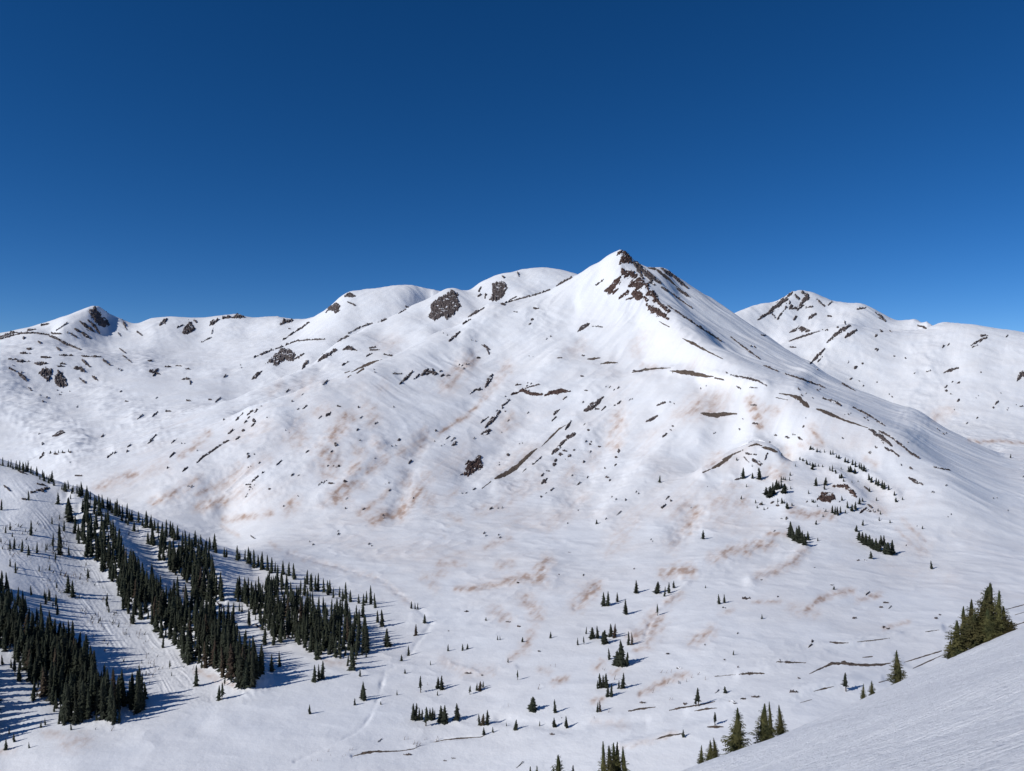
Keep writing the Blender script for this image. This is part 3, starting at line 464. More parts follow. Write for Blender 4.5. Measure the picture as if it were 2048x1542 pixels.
# wind blown dust lying on the snow: (width, strength, (u, v) ...)
DUST = [(10, .9, (395, 1015), (420, 1008), (446, 1003)), (6, .8, (449, 1040), (502, 1033), (543, 1025)), (12, .8, (578, 1016), (588, 1005)), (14, 1, (672, 994), (684, 983), (692, 975)), (9, .8, (698, 968), (724, 968)),
        (22, .8, (650, 905), (660, 916)), (12, .7, (714, 900), (722, 906)), (11, .7, (752, 886), (758, 891)), (11, .7, (801, 906), (807, 900)), (11, .8, (738, 939), (752, 930), (766, 918)), (12, .8, (704, 945), (712, 934)), (10, .5, (645, 948), (668, 950)),
        (13, 1, (800, 1028), (815, 1004), (840, 984)), (9, .9, (746, 1043), (769, 1033), (802, 1033)), (5, .7, (718, 1025), (756, 1002), (776, 982)), (12, .6, (810, 968), (818, 955)), (13, .5, (838, 974), (855, 950)), (12, .6, (828, 903), (840, 880)),
        (10, .7, (400, 987), (436, 974), (469, 956), (482, 936)), (8, .5, (492, 944), (535, 918)), (10, .6, (360, 977), (398, 959)), (6, .8, (360, 913), (383, 898), (418, 865)), (18, .5, (590, 880), (604, 866)), (14, .8, (662, 876), (678, 855), (695, 835)),
        (15, .5, (601, 848), (596, 888)), (10, .4, (630, 825), (655, 818)), (10, .4, (733, 812), (745, 818)), (12, .6, (740, 846), (748, 835)), (14, .8, (893, 771), (916, 745), (942, 721)), (9, .4, (758, 782), (770, 768)), (12, .6, (998, 756), (1015, 733)),
        (4, .9, (876, 868), (932, 832), (962, 804)), (14, .6, (832, 892), (850, 870)), (9, .6, (972, 790), (988, 772)), (16, .4, (595, 782), (620, 768)), (9, .4, (540, 782), (560, 770)), (14, .4, (760, 690), (790, 686)), (15, .7, (1238, 832), (1232, 860), (1226, 890)), (8, .4, (1240, 822), (1248, 808)),
        (15, .4, (1180, 928), (1190, 910)), (12, .5, (1132, 960), (1145, 940)), (13, .5, (1006, 856), (1018, 836)), (16, .4, (997, 942), (1030, 922), (1058, 904)), (10, .4, (890, 1000), (915, 980)), (6, .6, (896, 1033), (921, 1040)), (11, .45, (956, 1026), (990, 1013), (1025, 1000)),
        (16, .35, (1101, 1054), (1135, 1022), (1165, 995)), (6, .6, (970, 1095), (1020, 1074)), (11, .9, (1083, 1158), (1081, 1138), (1096, 1120)), (8, .9, (1017, 1164), (1038, 1155), (1083, 1158)), (5, .8, (1017, 1164), (956, 1176), (911, 1178)), (9, .6, (1000, 1133), (1020, 1126)), (6, .6, (880, 1128), (923, 1126)),
        (8, .5, (870, 1150), (888, 1146)), (16, .45, (1222, 1100), (1266, 1041)), (15, .5, (1342, 1090), (1373, 1059)), (12, .45, (1355, 1025), (1370, 1008)), (12, 1, (1152, 1210), (1170, 1195), (1190, 1176)), (12, .95, (1330, 1146), (1354, 1140), (1380, 1141)), (18, .9, (1312, 1240), (1302, 1258), (1288, 1272)),
        (11, .8, (1262, 1275), (1278, 1270)), (7, .8, (1361, 1190), (1334, 1206)), (11, .7, (1422, 1262), (1387, 1285)), (6, .8, (1567, 1134), (1527, 1148)), (6, .9, (1283, 1386), (1328, 1364), (1374, 1348)), (6, .7, (1225, 1345), (1240, 1340)), (8, .6, (1193, 1335), (1204, 1327)), (6, .7, (1186, 1404), (1204, 1399)),
        (4, .7, (1270, 1300), (1298, 1296)), (5, .7, (1108, 1361), (1136, 1355)), (3, .6, (1505, 1204), (1560, 1204)), (4, .5, (1440, 1228), (1465, 1220)), (6, .95, (1614, 1220), (1635, 1200), (1672, 1188), (1704, 1182)), (6, .75, (1716, 1200), (1758, 1189)), (4, .6, (1768, 1256), (1817, 1244)), (10, .5, (1585, 1218), (1630, 1226)),
        (10, 1, (1502, 800), (1512, 833), (1522, 850)), (10, .7, (1522, 818), (1548, 820)), (22, .5, (1395, 818), (1430, 808)), (14, .4, (1365, 832), (1385, 820)), (9, .8, (1624, 856), (1630, 874), (1640, 888)), (7, .6, (1602, 890), (1616, 890)), (10, .6, (1575, 900), (1570, 930)), (15, .7, (1536, 948), (1560, 955)), (7, .4, (1451, 970), (1500, 975)),
        (12, .5, (1420, 924), (1438, 914)), (12, .7, (1476, 1012), (1488, 1004)), (20, .45, (1435, 1010), (1458, 996)), (14, .7, (1373, 1056), (1390, 1026)), (9, .8, (1584, 1020), (1616, 1029), (1662, 1031)), (9, .9, (1424, 1116), (1461, 1102), (1495, 1092)), (9, 1, (1495, 1104), (1512, 1089), (1543, 1087)), (8, .8, (1518, 1151), (1578, 1133), (1609, 1102)),
        (4, .8, (1536, 1069), (1578, 1068)), (9, .5, (1730, 920), (1752, 928)), (10, .5, (1750, 1012), (1764, 1024)), (15, .4, (1825, 1072), (1848, 1096)), (13, .5, (1872, 830), (1900, 824)), (3, .9, (1938, 881), (1960, 884), (2000, 881), (2050, 887)), (15, .5, (135, 1488), (168, 1480)), (8, .5, (90, 1468), (125, 1472)), (6, .5, (0, 1505), (25, 1500)),
        (9, .75, (195, 976), (230, 962), (270, 947)), (7, .95, (305, 1003), (330, 994), (352, 985)), (3, .6, (444, 1053), (477, 1071)), (4, .5, (540, 1086), (560, 1100)), (7, .35, (578, 1106), (639, 1124), (690, 1139), (766, 1162), (817, 1205)), (12, .7, (990, 1225), (1012, 1235)), (12, .8, (1052, 1200), (1075, 1222), (1072, 1238)), (9, .7, (1046, 1302), (1062, 1268)), (6, .7, (1018, 1318), (1046, 1300)),
        (10, .4, (885, 1322), (935, 1347), (985, 1342)), (8, .35, (1250, 1450), (1190, 1443)), (5, .5, (1350, 1466), (1310, 1480), (1240, 1495)), (6, .6, (395, 1342), (440, 1360), (470, 1372)), (5, .5, (650, 1325), (690, 1328)), (10, .5, (850, 1155), (870, 1175)), (6, .5, (1080, 1338), (1100, 1345)), (14, .4, (1270, 700), (1290, 675)), (14, .35, (1140, 705), (1165, 690)), (5, .6, (1285, 730), (1310, 736)),
        (6, .5, (1105, 1370), (1130, 1358)), (10, .5, (855, 1010), (870, 996)), (7, .5, (640, 1012), (700, 1000)), (14, .35, (470, 990), (500, 975)), (5, .6, (1805, 1040), (1850, 1085)), (5, .5, (1795, 1060), (1840, 1100)), (18, .3, (470, 870), (530, 850)), (14, .35, (250, 960), (330, 930)), (20, .3, (880, 940), (930, 905)), (20, .3, (1030, 990), (1080, 960)), (24, .3, (1440, 1040), (1490, 1020))]

# brows, ribs (+) and gullies (-) of the open mountain: (width, height in metres, (u, v) ...)
RELIEF = [(13, 13, (-40, 690), (60, 694), (140, 704), (230, 717), (330, 735), (440, 750)), (34, 20, (-20, 750), (60, 826), (140, 884)), (26, 14, (170, 760), (220, 815), (300, 850)), (10, 8, (270, 836), (330, 826), (440, 800)), (10, -6, (190, 872), (290, 851), (320, 842)),
          (10, 9, (230, 902), (420, 850), (540, 800), (640, 770)), (14, -6, (985, 765), (930, 835), (870, 877)), (14, 11, (985, 614), (946, 650), (928, 690), (936, 730)), (16, 9, (1170, 868), (1100, 920), (1000, 972)), (10, 6, (1150, 838), (1083, 888), (964, 972)),
          (18, -9, (1232, 830), (1214, 890), (1150, 990)), (14, -7, (1268, 615), (1290, 720)), (10, 9, (1040, 788), (1150, 781), (1270, 758), (1330, 744), (1450, 758), (1530, 771)), (11, 8, (1406, 944), (1454, 916), (1512, 888), (1556, 905)), (11, 8, (1619, 899), (1700, 930), (1790, 990)),
          (11, 8, (1600, 920), (1670, 946), (1716, 996)), (20, -8, (1360, 1060), (1400, 1000), (1440, 942)), (13, 5, (1560, 960), (1580, 1060), (1480, 1110), (1370, 1150)), (9, 4, (1609, 1100), (1578, 1132), (1500, 1160)), (20, 9, (700, 880), (560, 960), (430, 1020)),
          (20, 9, (560, 850), (450, 930), (330, 990)), (14, -7, (850, 880), (820, 940), (790, 1030)), (12, 6, (760, 890), (700, 960), (640, 1004)), (12, 3, (830, 1232), (1000, 1190), (1100, 1150)), (7, 2.6, (1240, 1495), (1330, 1473), (1450, 1438), (1600, 1388), (1800, 1328)),
          (7, 2.2, (1380, 1420), (1600, 1382), (1760, 1362)), (7, 2.4, (1480, 1349), (1700, 1290), (1880, 1260)), (10, 3, (1400, 655), (1560, 745), (1700, 808)), (16, 12, (1700, 655), (1640, 720), (1600, 760)), (26, 12, (1870, 655), (1850, 740), (1830, 850)),
          (14, 9, (620, 735), (560, 765), (500, 792)), (16, -9, (470, 650), (440, 700), (400, 740)), (16, 9, (560, 650), (520, 700), (480, 745)), (14, 8, (300, 645), (310, 690), (290, 730)), (12, -6, (1100, 600), (1060, 660), (1000, 730)), (14, 7, (1180, 640), (1120, 710), (1070, 770)),
          (14, -7, (1060, 840), (1010, 890), (930, 950)), (16, 7, (1330, 880), (1280, 960), (1210, 1030)), (14, -6, (1310, 830), (1250, 930), (1190, 1010)), (8, -2, (1000, 1440), (1130, 1455), (1290, 1440))]
# low ribs added under the tree strips to put the snow lanes in shade: (width, height in metres, (u, v) ...)
SHADE_RIBS = [(30, 7.0, (160, 1010), (205, 1060), (250, 1130), (330, 1215), (440, 1300), (500, 1350)), (26, 6.0, (305, 1078), (380, 1108), (430, 1150), (446, 1195)),
        (34, 6.0, (-60, 1200), (30, 1255), (120, 1325), (215, 1400)), (26, 4.0, (480, 1190), (580, 1220), (690, 1280)), (14, 2.5, (120, 975), (200, 1008), (300, 1052), (400, 1092))]
# small banks and channels pressed into the snow: (width, depth in metres, (u, v) ...)
CARVE = [(5, 1.2, (578, 1106), (639, 1124), (690, 1139), (766, 1162), (817, 1205), (850, 1232), (862, 1250), (845, 1275), (812, 1316), (770, 1345), (764, 1368)), (4, .8, (764, 1368), (752, 1410), (730, 1450), (690, 1478), (640, 1500), (590, 1520)),
         (3, 1.0, (705, 1512), (760, 1502), (827, 1496), (870, 1482), (962, 1472)), (5, 1.0, (1283, 1388), (1328, 1366), (1380, 1348)), (4, 1.2, (1300, 1245), (1290, 1275)), (5, -1.2, (1310, 1225), (1340, 1200), (1380, 1165)), (6, -1.0, (1600, 1295), (1700, 1290), (1800, 1272)), (6, 1.6, (432, 1206), (470, 1232), (520, 1256), (580, 1280)),
         (6, -1.6, (545, 1258), (600, 1290), (640, 1300)), (5, 1.0, (1150, 1215), (1195, 1175)), (5, -1.0, (900, 1330), (960, 1348), (1030, 1335)), (7, 3.0, (80, 912), (60, 918)), (8, 2.5, (300, 850), (360, 832), (420, 818))]
# ------------------------------------------------------------------ relief, dust, meshes of the land
W_, H_ = 2048 + 400, 1542 + 260      # survey sheet with a margin of 200 / 0
OU, OV = 200, 0


def seg_dist(u, v, pl):
    """distance to a polyline with widths -> (distance, width there)"""
    best = np.full(u.shape, 1e9)
    wid = np.zeros(u.shape)
    if len(pl) == 1:
        pl = [pl[0], pl[0]]
    for a, b in zip(pl[:-1], pl[1:]):
        dx, dy = b[0] - a[0], b[1] - a[1]
        L = dx * dx + dy * dy + 1e-9
        t = np.clip(((u - a[0]) * dx + (v - a[1]) * dy) / L, 0, 1)
        d = np.hypot(u - a[0] - t * dx, v - a[1] - t * dy)
        wa, wb = (a[2], b[2]) if len(a) > 2 else (0, 0)
        m = d - (wa + (wb - wa) * t) / 2 < best - wid / 2
        best = np.where(m, d, best)
        wid = np.where(m, wa + (wb - wa) * t, wid)
    return best, wid


def poly_sd(u, v, pg):
    """signed distance to a closed outline, positive inside"""
    d = np.full(u.shape, 1e9)
    ins = np.zeros(u.shape, bool)
    for a, b in zip(pg, pg[1:] + pg[:1]):
        dd, _ = seg_dist(u, v, [a, b])
        d = np.minimum(d, dd)
        c = (a[1] > v) != (b[1] > v)
        with np.errstate(divide='ignore', invalid='ignore'):
            xx = (b[0] - a[0]) * (v - a[1]) / (b[1] - a[1] + 1e-12) + a[0]
        ins ^= c & (u < xx)
    return np.where(ins, d, -d)


DIRS = {'L': (0.76, -0.65), 'R': (0.78, 0.62), 'H': (1.0, 0.04), 'V': (0.22, 0.975)}


def streak_noise(u, v, k, along=15.0, across=5.0, seed=3, octv=3):
    dx, dy = DIRS[k]
    return fbm((u * dx + v * dy) / along, (-u * dy + v * dx) / across, octv, 0.55, seed)


dust_map = np.zeros((H_, W_), np.float32)
carve_map = np.zeros((H_, W_), np.float32)
shade_rib_map = np.zeros((H_, W_), np.float32)
relief_map = np.zeros((H_, W_), np.float32)
for tgt, table in ((dust_map, DUST), (carve_map, CARVE), (shade_rib_map, SHADE_RIBS), (relief_map, RELIEF)):
    for e in table:
        wdt, s, pl = e[0], e[1], list(e[2:])
        if tgt is relief_map:
            wdt = wdt * 1.3
        if tgt is dust_map:
            wdt, s = wdt * 1.5 + 1, min(1.05, s * 1.05)
        us, vs = [p[0] for p in pl], [p[1] for p in pl]
        m = wdt * 2.2
        a, b = int(max(0, min(us) - m + OU)), int(min(W_, max(us) + m + OU))
        c, d = int(max(0, min(vs) - m)), int(min(H_, max(vs) + m))
        if b <= a or d <= c:
            continue
        gu, gv = np.meshgrid(np.arange(a, b) - OU, np.arange(c, d))
        gu, gv = gu.astype(float), gv.astype(float)
        wob = 0.12 * wdt if tgt is shade_rib_map or tgt is relief_map else 0.35 * wdt
        dist, _ = seg_dist(gu + wob * perlin(gu / 11, gv / 9, 4), gv + wob * perlin(gu / 11, gv / 9, 8), pl)
        if tgt is dust_map:
            g = s * np.exp(-(dist / (wdt * 0.75)) ** 2)
            n = 0.75 * streak_noise(gu, gv, 'L' if us[0] < 1600 else 'R', 30, 9, 11) + 0.45 * fbm(gu / 13, gv / 10, 4, 0.55, 12)
            g = g * np.clip(0.72 + 1.25 * n, 0.04, 1.4)
            tgt[c:d, a:b] = np.maximum(tgt[c:d, a:b], g)
        else:
            tgt[c:d, a:b] += s * np.exp(-(dist / wdt) ** 2)


def sheet(m, u, v):
    x = np.clip(u + OU, 0, W_ - 1.01)
    y = np.clip(v, 0, H_ - 1.01)
    x0, y0 = x.astype(int), y.astype(int)
    fx, fy = x - x0, y - y0
    return (m[y0, x0] * (1 - fx) + m[y0, x0 + 1] * fx) * (1 - fy) + (m[y0 + 1, x0] * (1 - fx) + m[y0 + 1, x0 + 1] * fx) * fy


run_min = np.minimum.accumulate(V, 0)
VISM = V <= run_min + 1.0
V_SMOOTH = V.copy()

# natural roughness of the snow surface, in metres
sc = (YY / 1000.0) ** 0.75
far_ = np.clip((YY - 900) / 500, 0, 1)
basin = np.clip((YY - 1300) / 300, 0, 1) * np.clip((620 - UG) / 200, 0, 1)
dz = sc * ((2.3 + 1.2 * far_) * fbm(XX / 230, YY / 230, 2 if False else 3, 0.45, 1) + (0.9 - 0.6 * basin) * fbm(XX / 55, YY / 55, 3, 0.5, 5))
dz += basin * 15 * fbm(XX / 330, YY / 520, 2, 0.4, 67)
gx = np.gradient(ZZ, axis=1) / (np.gradient(XX, axis=1) + 1e-9)
gy = np.gradient(ZZ, axis=0) / np.gradient(YY, axis=0) - gx * np.gradient(XX, axis=0) / np.gradient(YY, axis=0)
slope = np.hypot(gx, gy)
steep = np.clip((slope - 0.12) / 0.3, 0, 1)
wr = np.clip(0.5 - gx * 2.0 * -1.0, 0, 1)            # 1 where the slope falls to the west
stl = fbm((XX * 0.82 - YY * 0.57) / 9, (XX * 0.57 + YY * 0.82) / 95, 3, 0.5, 21)
strr = fbm((XX * 0.80 + YY * 0.60) / 10, (XX * 0.60 - YY * 0.80) / 110, 3, 0.5, 23)
stl2 = fbm((XX * 0.82 - YY * 0.57) / 34, (XX * 0.57 + YY * 0.82) / 210, 2, 0.5, 25)
strr2 = fbm((XX * 0.80 + YY * 0.60) / 40, (XX * 0.60 - YY * 0.80) / 230, 2, 0.5, 27)
ribs = lambda n: 1 - 2 * np.abs(n)
stl3 = fbm((XX * 0.82 - YY * 0.57) / 75 + 0.6 * perlin(XX / 160, YY / 160, 28), (XX * 0.57 + YY * 0.82) / 300, 3, 0.55, 29)
strr3 = fbm((XX * 0.80 + YY * 0.60) / 80 + 0.6 * perlin(XX / 160, YY / 160, 28), (XX * 0.60 - YY * 0.80) / 320, 3, 0.55, 30)
dz += steep * sc * (1 - 0.55 * np.clip((YY - 1900) / 300, 0, 1)) * (0.40 * (stl * wr + strr * (1 - wr)) + 1.5 * (stl2 * wr + strr2 * (1 - wr)) + 2.6 * ribs(stl3 * wr + strr3 * (1 - wr)))
# wind lips and hollows on gentle ground
flat = (1 - steep) * (1 - 0.75 * basin)
dz += flat * (0.15 * fbm(XX / 17 + YY / 60, YY / 11 - XX / 90, 3, 0.5, 31) + 1.0 * sc * fbm(XX / 62, YY / 34, 3, 0.5, 33) + 1.5 * sc * ribs(fbm(XX / 48 + 0.5 * perlin(XX / 90, YY / 60, 35), YY / 40 - XX / 200, 3, 0.5, 36)))
# avalanche lane with old ski tracks on the forested spur
spur_y = np.interp(UU, [-170, 0, 110, 260, 400, 520, 640, 760], [760, 725, 692, 670, 645, 620, 584, 538])[None]
on_spur = (YY < spur_y) & (UG < 560)
lane = np.exp(-((poly_sd(UG, V, [(-20, 960), (60, 985), (120, 1040), (180, 1150), (250, 1240), (330, 1310), (420, 1400), (330, 1380), (230, 1300), (130, 1230), (60, 1150), (-20, 1090)]).clip(-60, 0)) / 18) ** 2) * on_spur
trk = np.abs(perlin((UG * 0.80 - V * 0.60) / 4.6 + 1.5 * perlin(UG / 50, V / 50, 3), (UG * 0.60 + V * 0.80) / 160, 41))
lmask = np.clip(0.4 + 1.6 * fbm(UG / 45, V / 45, 2, 0.5, 47), 0, 1)
dz += lane * lmask * 0.36 * (np.clip(trk * 2.2, 0, 1) - 0.5) + lane * 0.15 * fbm(UG / 5, V / 5, 2, 0.5, 43)
dz -= 0.62 * sheet(carve_map, UG, V) * VISM * np.clip(0.55 + 1.2 * fbm(XX / 14, YY / 14, 2, 0.5, 49), 0, 1.2)
dz += 0.85 * sheet(shade_rib_map, UG, V) * VISM * (YY < spur_y * 1.0)
dz += 0.5 * sheet(relief_map, UG, V) * VISM * (1 - on_spur) * np.clip(0.85 + 0.8 * fbm(XX / 60, YY / 60, 3, 0.5, 65), 0.2, 1.5)
ZZ = ZZ + dz
V = CV - ZZ / YY * F
run_min = np.minimum.accumulate(V, 0)
VISM = V <= run_min + 0.6

# dust: mapped smears plus a faint general film and thin streaks
film = np.clip(fbm(XX / 120, YY / 120, 4, 0.55, 51) * 1.6 + 0.1, 0, 1) * np.clip(stl * wr + strr * (1 - wr) + 0.55, 0, 1.3)
region = np.clip((YY - 330) / 300, 0, 1) * np.clip((1750 - YY) / 500, 0, 1) * np.clip((UG - 100) / 250, 0, 1)
region *= 1 - np.clip((gx * -1 - 0.02) / 0.15, 0, 1) * 0.8
mott = np.clip(fbm(XX / 16, YY / 30, 4, 0.6, 57) * 2.6 - 0.75, 0, 1) * np.exp(-((UG - 900) / 190) ** 2 - ((V - 1120) / 75) ** 2)
DUSTV = np.clip(sheet(dust_map, UG, V) * 1.0 * VISM + 0.54 * film * region + 0.55 * mott * VISM, 0, 1.3)


def grid_normals(X, Y, Z):
    P = np.stack([X, Y, Z], -1)
    a, b = np.zeros_like(P), np.zeros_like(P)
    a[:, 1:-1] = P[:, 2:] - P[:, :-2]
    a[:, 0], a[:, -1] = P[:, 1] - P[:, 0], P[:, -1] - P[:, -2]
    b[1:-1] = P[2:] - P[:-2]
    b[0], b[-1] = P[1] - P[0], P[-1] - P[-2]
    n = np.cross(a, b)
    return n / (np.linalg.norm(n, axis=-1, keepdims=True) + 1e-12)


NORM = grid_normals(XX, YY, ZZ)


def ground(u, v):
    """the first point of the land met along a bearing: -> (x, y, z)"""
    c = (u - U0) / DU
    i = int(np.clip(c, 0, NC - 2))
    f = c - i
    col = V[:, i] * (1 - f) + V[:, i + 1] * f
    j = int(np.argmax(col <= v))
    if j == 0:
        j = NR - 1 if col[0] > v else 1
    t = np.clip((col[j - 1] - v) / (col[j - 1] - col[j] + 1e-9), 0, 1)
    Y = YY[j - 1, 0] * (1 - t) + YY[j, 0] * t
    Z = (ZZ[j - 1, i] * (1 - f) + ZZ[j - 1, i + 1] * f) * (1 - t) + (ZZ[j, i] * (1 - f) + ZZ[j, i + 1] * f) * t
    return (u - CU) / F * Y, Y, Z


# ------------------------------------------------------------------ near slope (a plane that rolls over, below the lookout)
SL_A, SL_B, SL_H = 0.415, -0.534, 5.0


def slope_z(x, y):
    """height of the near slope; it steepens about 75 m down the fall line"""
    z = -SL_H + SL_A * x + SL_B * y
    ye = 62.0 + 0.10 * x
    over = np.clip(y - ye, 0, None)
    z = z - 0.0052 * over ** 2 / (1 + over / 160.0)
    z = z + 0.9 * fbm(x / 34, y / 34, 2, 0.5, 60) + 0.36 * fbm(x / 10, y / 10, 3, 0.5, 61) + 0.065 * fbm((x * 0.9 + y * 0.4) / 2.2, (y * 0.9 - x * 0.4) / 1.1, 3, 0.6, 63)
    return z
# ------------------------------------------------------------------ materials
def new_mat(name):
    m = bpy.data.materials.new(name)
    m.use_nodes = True
    n = m.node_tree
    return m, n, n.nodes["Principled BSDF"]


def node(n, kind, **kw):
    x = n.nodes.new(kind)
    for k, v in kw.items():
        if k in x.inputs:
            x.inputs[k].default_value = v
        else:
            setattr(x, k, v)
    return x


def mixc(n, fac, a, b, mode='MIX'):
    x = n.nodes.new("ShaderNodeMix")
    x.data_type = 'RGBA'
    x.blend_type = mode
    for sock, val in ((x.inputs[0], fac), (x.inputs[6], a), (x.inputs[7], b)):
        if isinstance(val, (int, float)):
            sock.default_value = val
        elif isinstance(val, tuple):
            sock.default_value = (*val, 1.0) if len(val) == 3 else val
        else:
            n.links.new(val, sock)
    return x.outputs[2]


def remap(n, val, a, b, c=0.0, d=1.0):
    x = n.nodes.new("ShaderNodeMapRange")
    n.links.new(val, x.inputs[0])
    for i, q in enumerate((a, b, c, d)):
        x.inputs[1 + i].default_value = q
    return x.outputs[0]


def snow_material(name, albedo, scales, dist, dust=True, stretch=None, rot=0.0):
    m, n, p = new_mat(name)
    tc = node(n, "ShaderNodeTexCoord").outputs["Object"]
    if stretch:
        mp = node(n, "ShaderNodeMapping")
        mp.inputs["Scale"].default_value = stretch
        mp.inputs["Rotation"].default_value = (0, 0, rot)
        n.links.new(tc, mp.inputs[0])
        tc2 = mp.outputs[0]
    else:
        tc2 = tc
    hts = []
    for s, wgt in scales:
        t = node(n, "ShaderNodeTexNoise", Scale=s, Detail=5.0, Roughness=0.6)
        n.links.new(tc2, t.inputs["Vector"])
        mu = node(n, "ShaderNodeMath", operation='MULTIPLY')
        n.links.new(t.outputs[0], mu.inputs[0])
        mu.inputs[1].default_value = wgt
        hts.append(mu.outputs[0])
    h = hts[0]
    for o in hts[1:]:
        ad = node(n, "ShaderNodeMath", operation='ADD')
        n.links.new(h, ad.inputs[0])
        n.links.new(o, ad.inputs[1])
        h = ad.outputs[0]
    bp = node(n, "ShaderNodeBump", Strength=1.0, Distance=dist)
    n.links.new(h, bp.inputs["Height"])
    n.links.new(bp.outputs[0], p.inputs["Normal"])
    t = node(n, "ShaderNodeTexNoise", Scale=0.013, Detail=6.0, Roughness=0.6)
    n.links.new(tc, t.inputs["Vector"])
    col = mixc(n, remap(n, t.outputs[0], 0.35, 0.7), albedo, tuple(c * k for c, k in zip(albedo, (0.965, 0.945, 0.925))))
    if dust:
        at = node(n, "ShaderNodeAttribute", attribute_name="dust")
        t2 = node(n, "ShaderNodeTexNoise", Scale=0.25, Detail=5.0, Roughness=0.7)
        n.links.new(tc, t2.inputs["Vector"])
        mu = node(n, "ShaderNodeMath", operation='MULTIPLY')
        n.links.new(at.outputs["Fac"], mu.inputs[0])
        n.links.new(remap(n, t2.outputs[0], 0.3, 0.7, 0.55, 1.25), mu.inputs[1])
        dc = mixc(n, remap(n, at.outputs["Fac"], 0.2, 0.9), (0.72, 0.575, 0.485), (0.46, 0.315, 0.235))
        cl = node(n, "ShaderNodeClamp")
        n.links.new(mu.outputs[0], cl.inputs[0])
        cl.inputs["Max"].default_value = 0.92
        col = mixc(n, cl.outputs[0], col, dc)
    n.links.new(col, p.inputs["Base Color"])
    p.inputs["Roughness"].default_value = 0.62
    p.inputs["Specular IOR Level"].default_value = 0.25
    return m


def rock_material(name, dark, mid, light, scale, snowy=0.0):
    m, n, p = new_mat(name)
    tc = node(n, "ShaderNodeTexCoord").outputs["Object"]
    t = node(n, "ShaderNodeTexNoise", Scale=scale, Detail=8.0, Roughness=0.7)
    n.links.new(tc, t.inputs["Vector"])
    v = node(n, "ShaderNodeTexVoronoi", Scale=scale * 1.7)
    n.links.new(tc, v.inputs["Vector"])
    c = mixc(n, remap(n, t.outputs[0], 0.38, 0.62), dark, mid)
    c = mixc(n, remap(n, v.outputs["Distance"], 0.25, 0.7), c, light)
    if snowy:
        ge = node(n, "ShaderNodeNewGeometry")
        sx = node(n, "ShaderNodeSeparateXYZ")
        n.links.new(ge.outputs["Normal"], sx.inputs[0])
        t3 = node(n, "ShaderNodeTexNoise", Scale=0.075, Detail=4.0, Roughness=0.65)
        n.links.new(tc, t3.inputs["Vector"])
        ma = node(n, "ShaderNodeMath", operation='MULTIPLY_ADD')
        n.links.new(sx.outputs["Z"], ma.inputs[0])
        ma.inputs[1].default_value = 0.35
        n.links.new(t3.outputs[0], ma.inputs[2])
        c = mixc(n, remap(n, ma.outputs[0], snowy, snowy + 0.03), c, (0.86, 0.86, 0.88))
    n.links.new(c, p.inputs["Base Color"])
    p.inputs["Roughness"].default_value = 0.9
    p.inputs["Specular IOR Level"].default_value = 0.2
    bp = node(n, "ShaderNodeBump", Strength=1.0, Distance=1.5)
    n.links.new(t.outputs[0], bp.inputs["Height"])
    n.links.new(bp.outputs[0], p.inputs["Normal"])
    return m


def plain_material(name, a, b, scale, rough=0.85):
    m, n, p = new_mat(name)
    tc = node(n, "ShaderNodeTexCoord").outputs["Object"]
    oi = node(n, "ShaderNodeObjectInfo")
    t = node(n, "ShaderNodeTexNoise", Scale=scale, Detail=3.0)
    n.links.new(tc, t.inputs["Vector"])
    c = mixc(n, remap(n, t.outputs[0], 0.35, 0.65), a, b)
    hs = node(n, "ShaderNodeHueSaturation")
    n.links.new(c, hs.inputs["Color"])
    n.links.new(remap(n, oi.outputs["Random"], 0, 1, 0.75, 1.25), hs.inputs["Value"])
    n.links.new(remap(n, oi.outputs["Random"], 0, 1, 0.485, 0.515), hs.inputs["Hue"])
    n.links.new(hs.outputs[0], p.inputs["Base Color"])
    p.inputs["Roughness"].default_value = rough
    p.inputs["Specular IOR Level"].default_value = 0.15
    return m


M_SNOW = snow_material("snow", (0.856, 0.868, 0.888), ((0.09, 1.0), (0.35, 0.25), (1.2, 0.04)), 0.55)
M_SLOPE = snow_material("slope snow", (0.86, 0.865, 0.89), ((0.55, 0.5), (2.2, 0.30), (6.0, 0.20), (15.0, 0.12)), 0.5, dust=False, stretch=(0.62, 1.15, 1.0), rot=math.radians(-18))
M_ROCK = {K_ROCK: rock_material("dark rock", (0.022, 0.019, 0.021), (0.056, 0.044, 0.043), (0.13, 0.105, 0.098), 0.16, 0.895),
          K_RED: rock_material("red brown rock", (0.020, 0.014, 0.014), (0.070, 0.038, 0.031), (0.115, 0.075, 0.062), 0.16, 0.915),
          K_BARE: rock_material("bare earth", (0.052, 0.039, 0.032), (0.105, 0.072, 0.056), (0.15, 0.115, 0.088), 0.3)}
M_NEEDLE = plain_material("dark needles", (0.022, 0.027, 0.019), (0.042, 0.045, 0.028), 0.9)
M_NEEDLE_NEAR = plain_material("olive needles", (0.034, 0.040, 0.018), (0.112, 0.096, 0.038), 1.6)
M_BARK = plain_material("bark", (0.06, 0.045, 0.036), (0.12, 0.088, 0.068), 3.0)
M_BROWN = plain_material("dying needles", (0.045, 0.034, 0.024), (0.082, 0.060, 0.042), 0.9)
M_DEAD = plain_material("dead wood", (0.13, 0.085, 0.06), (0.20, 0.14, 0.105), 3.0)


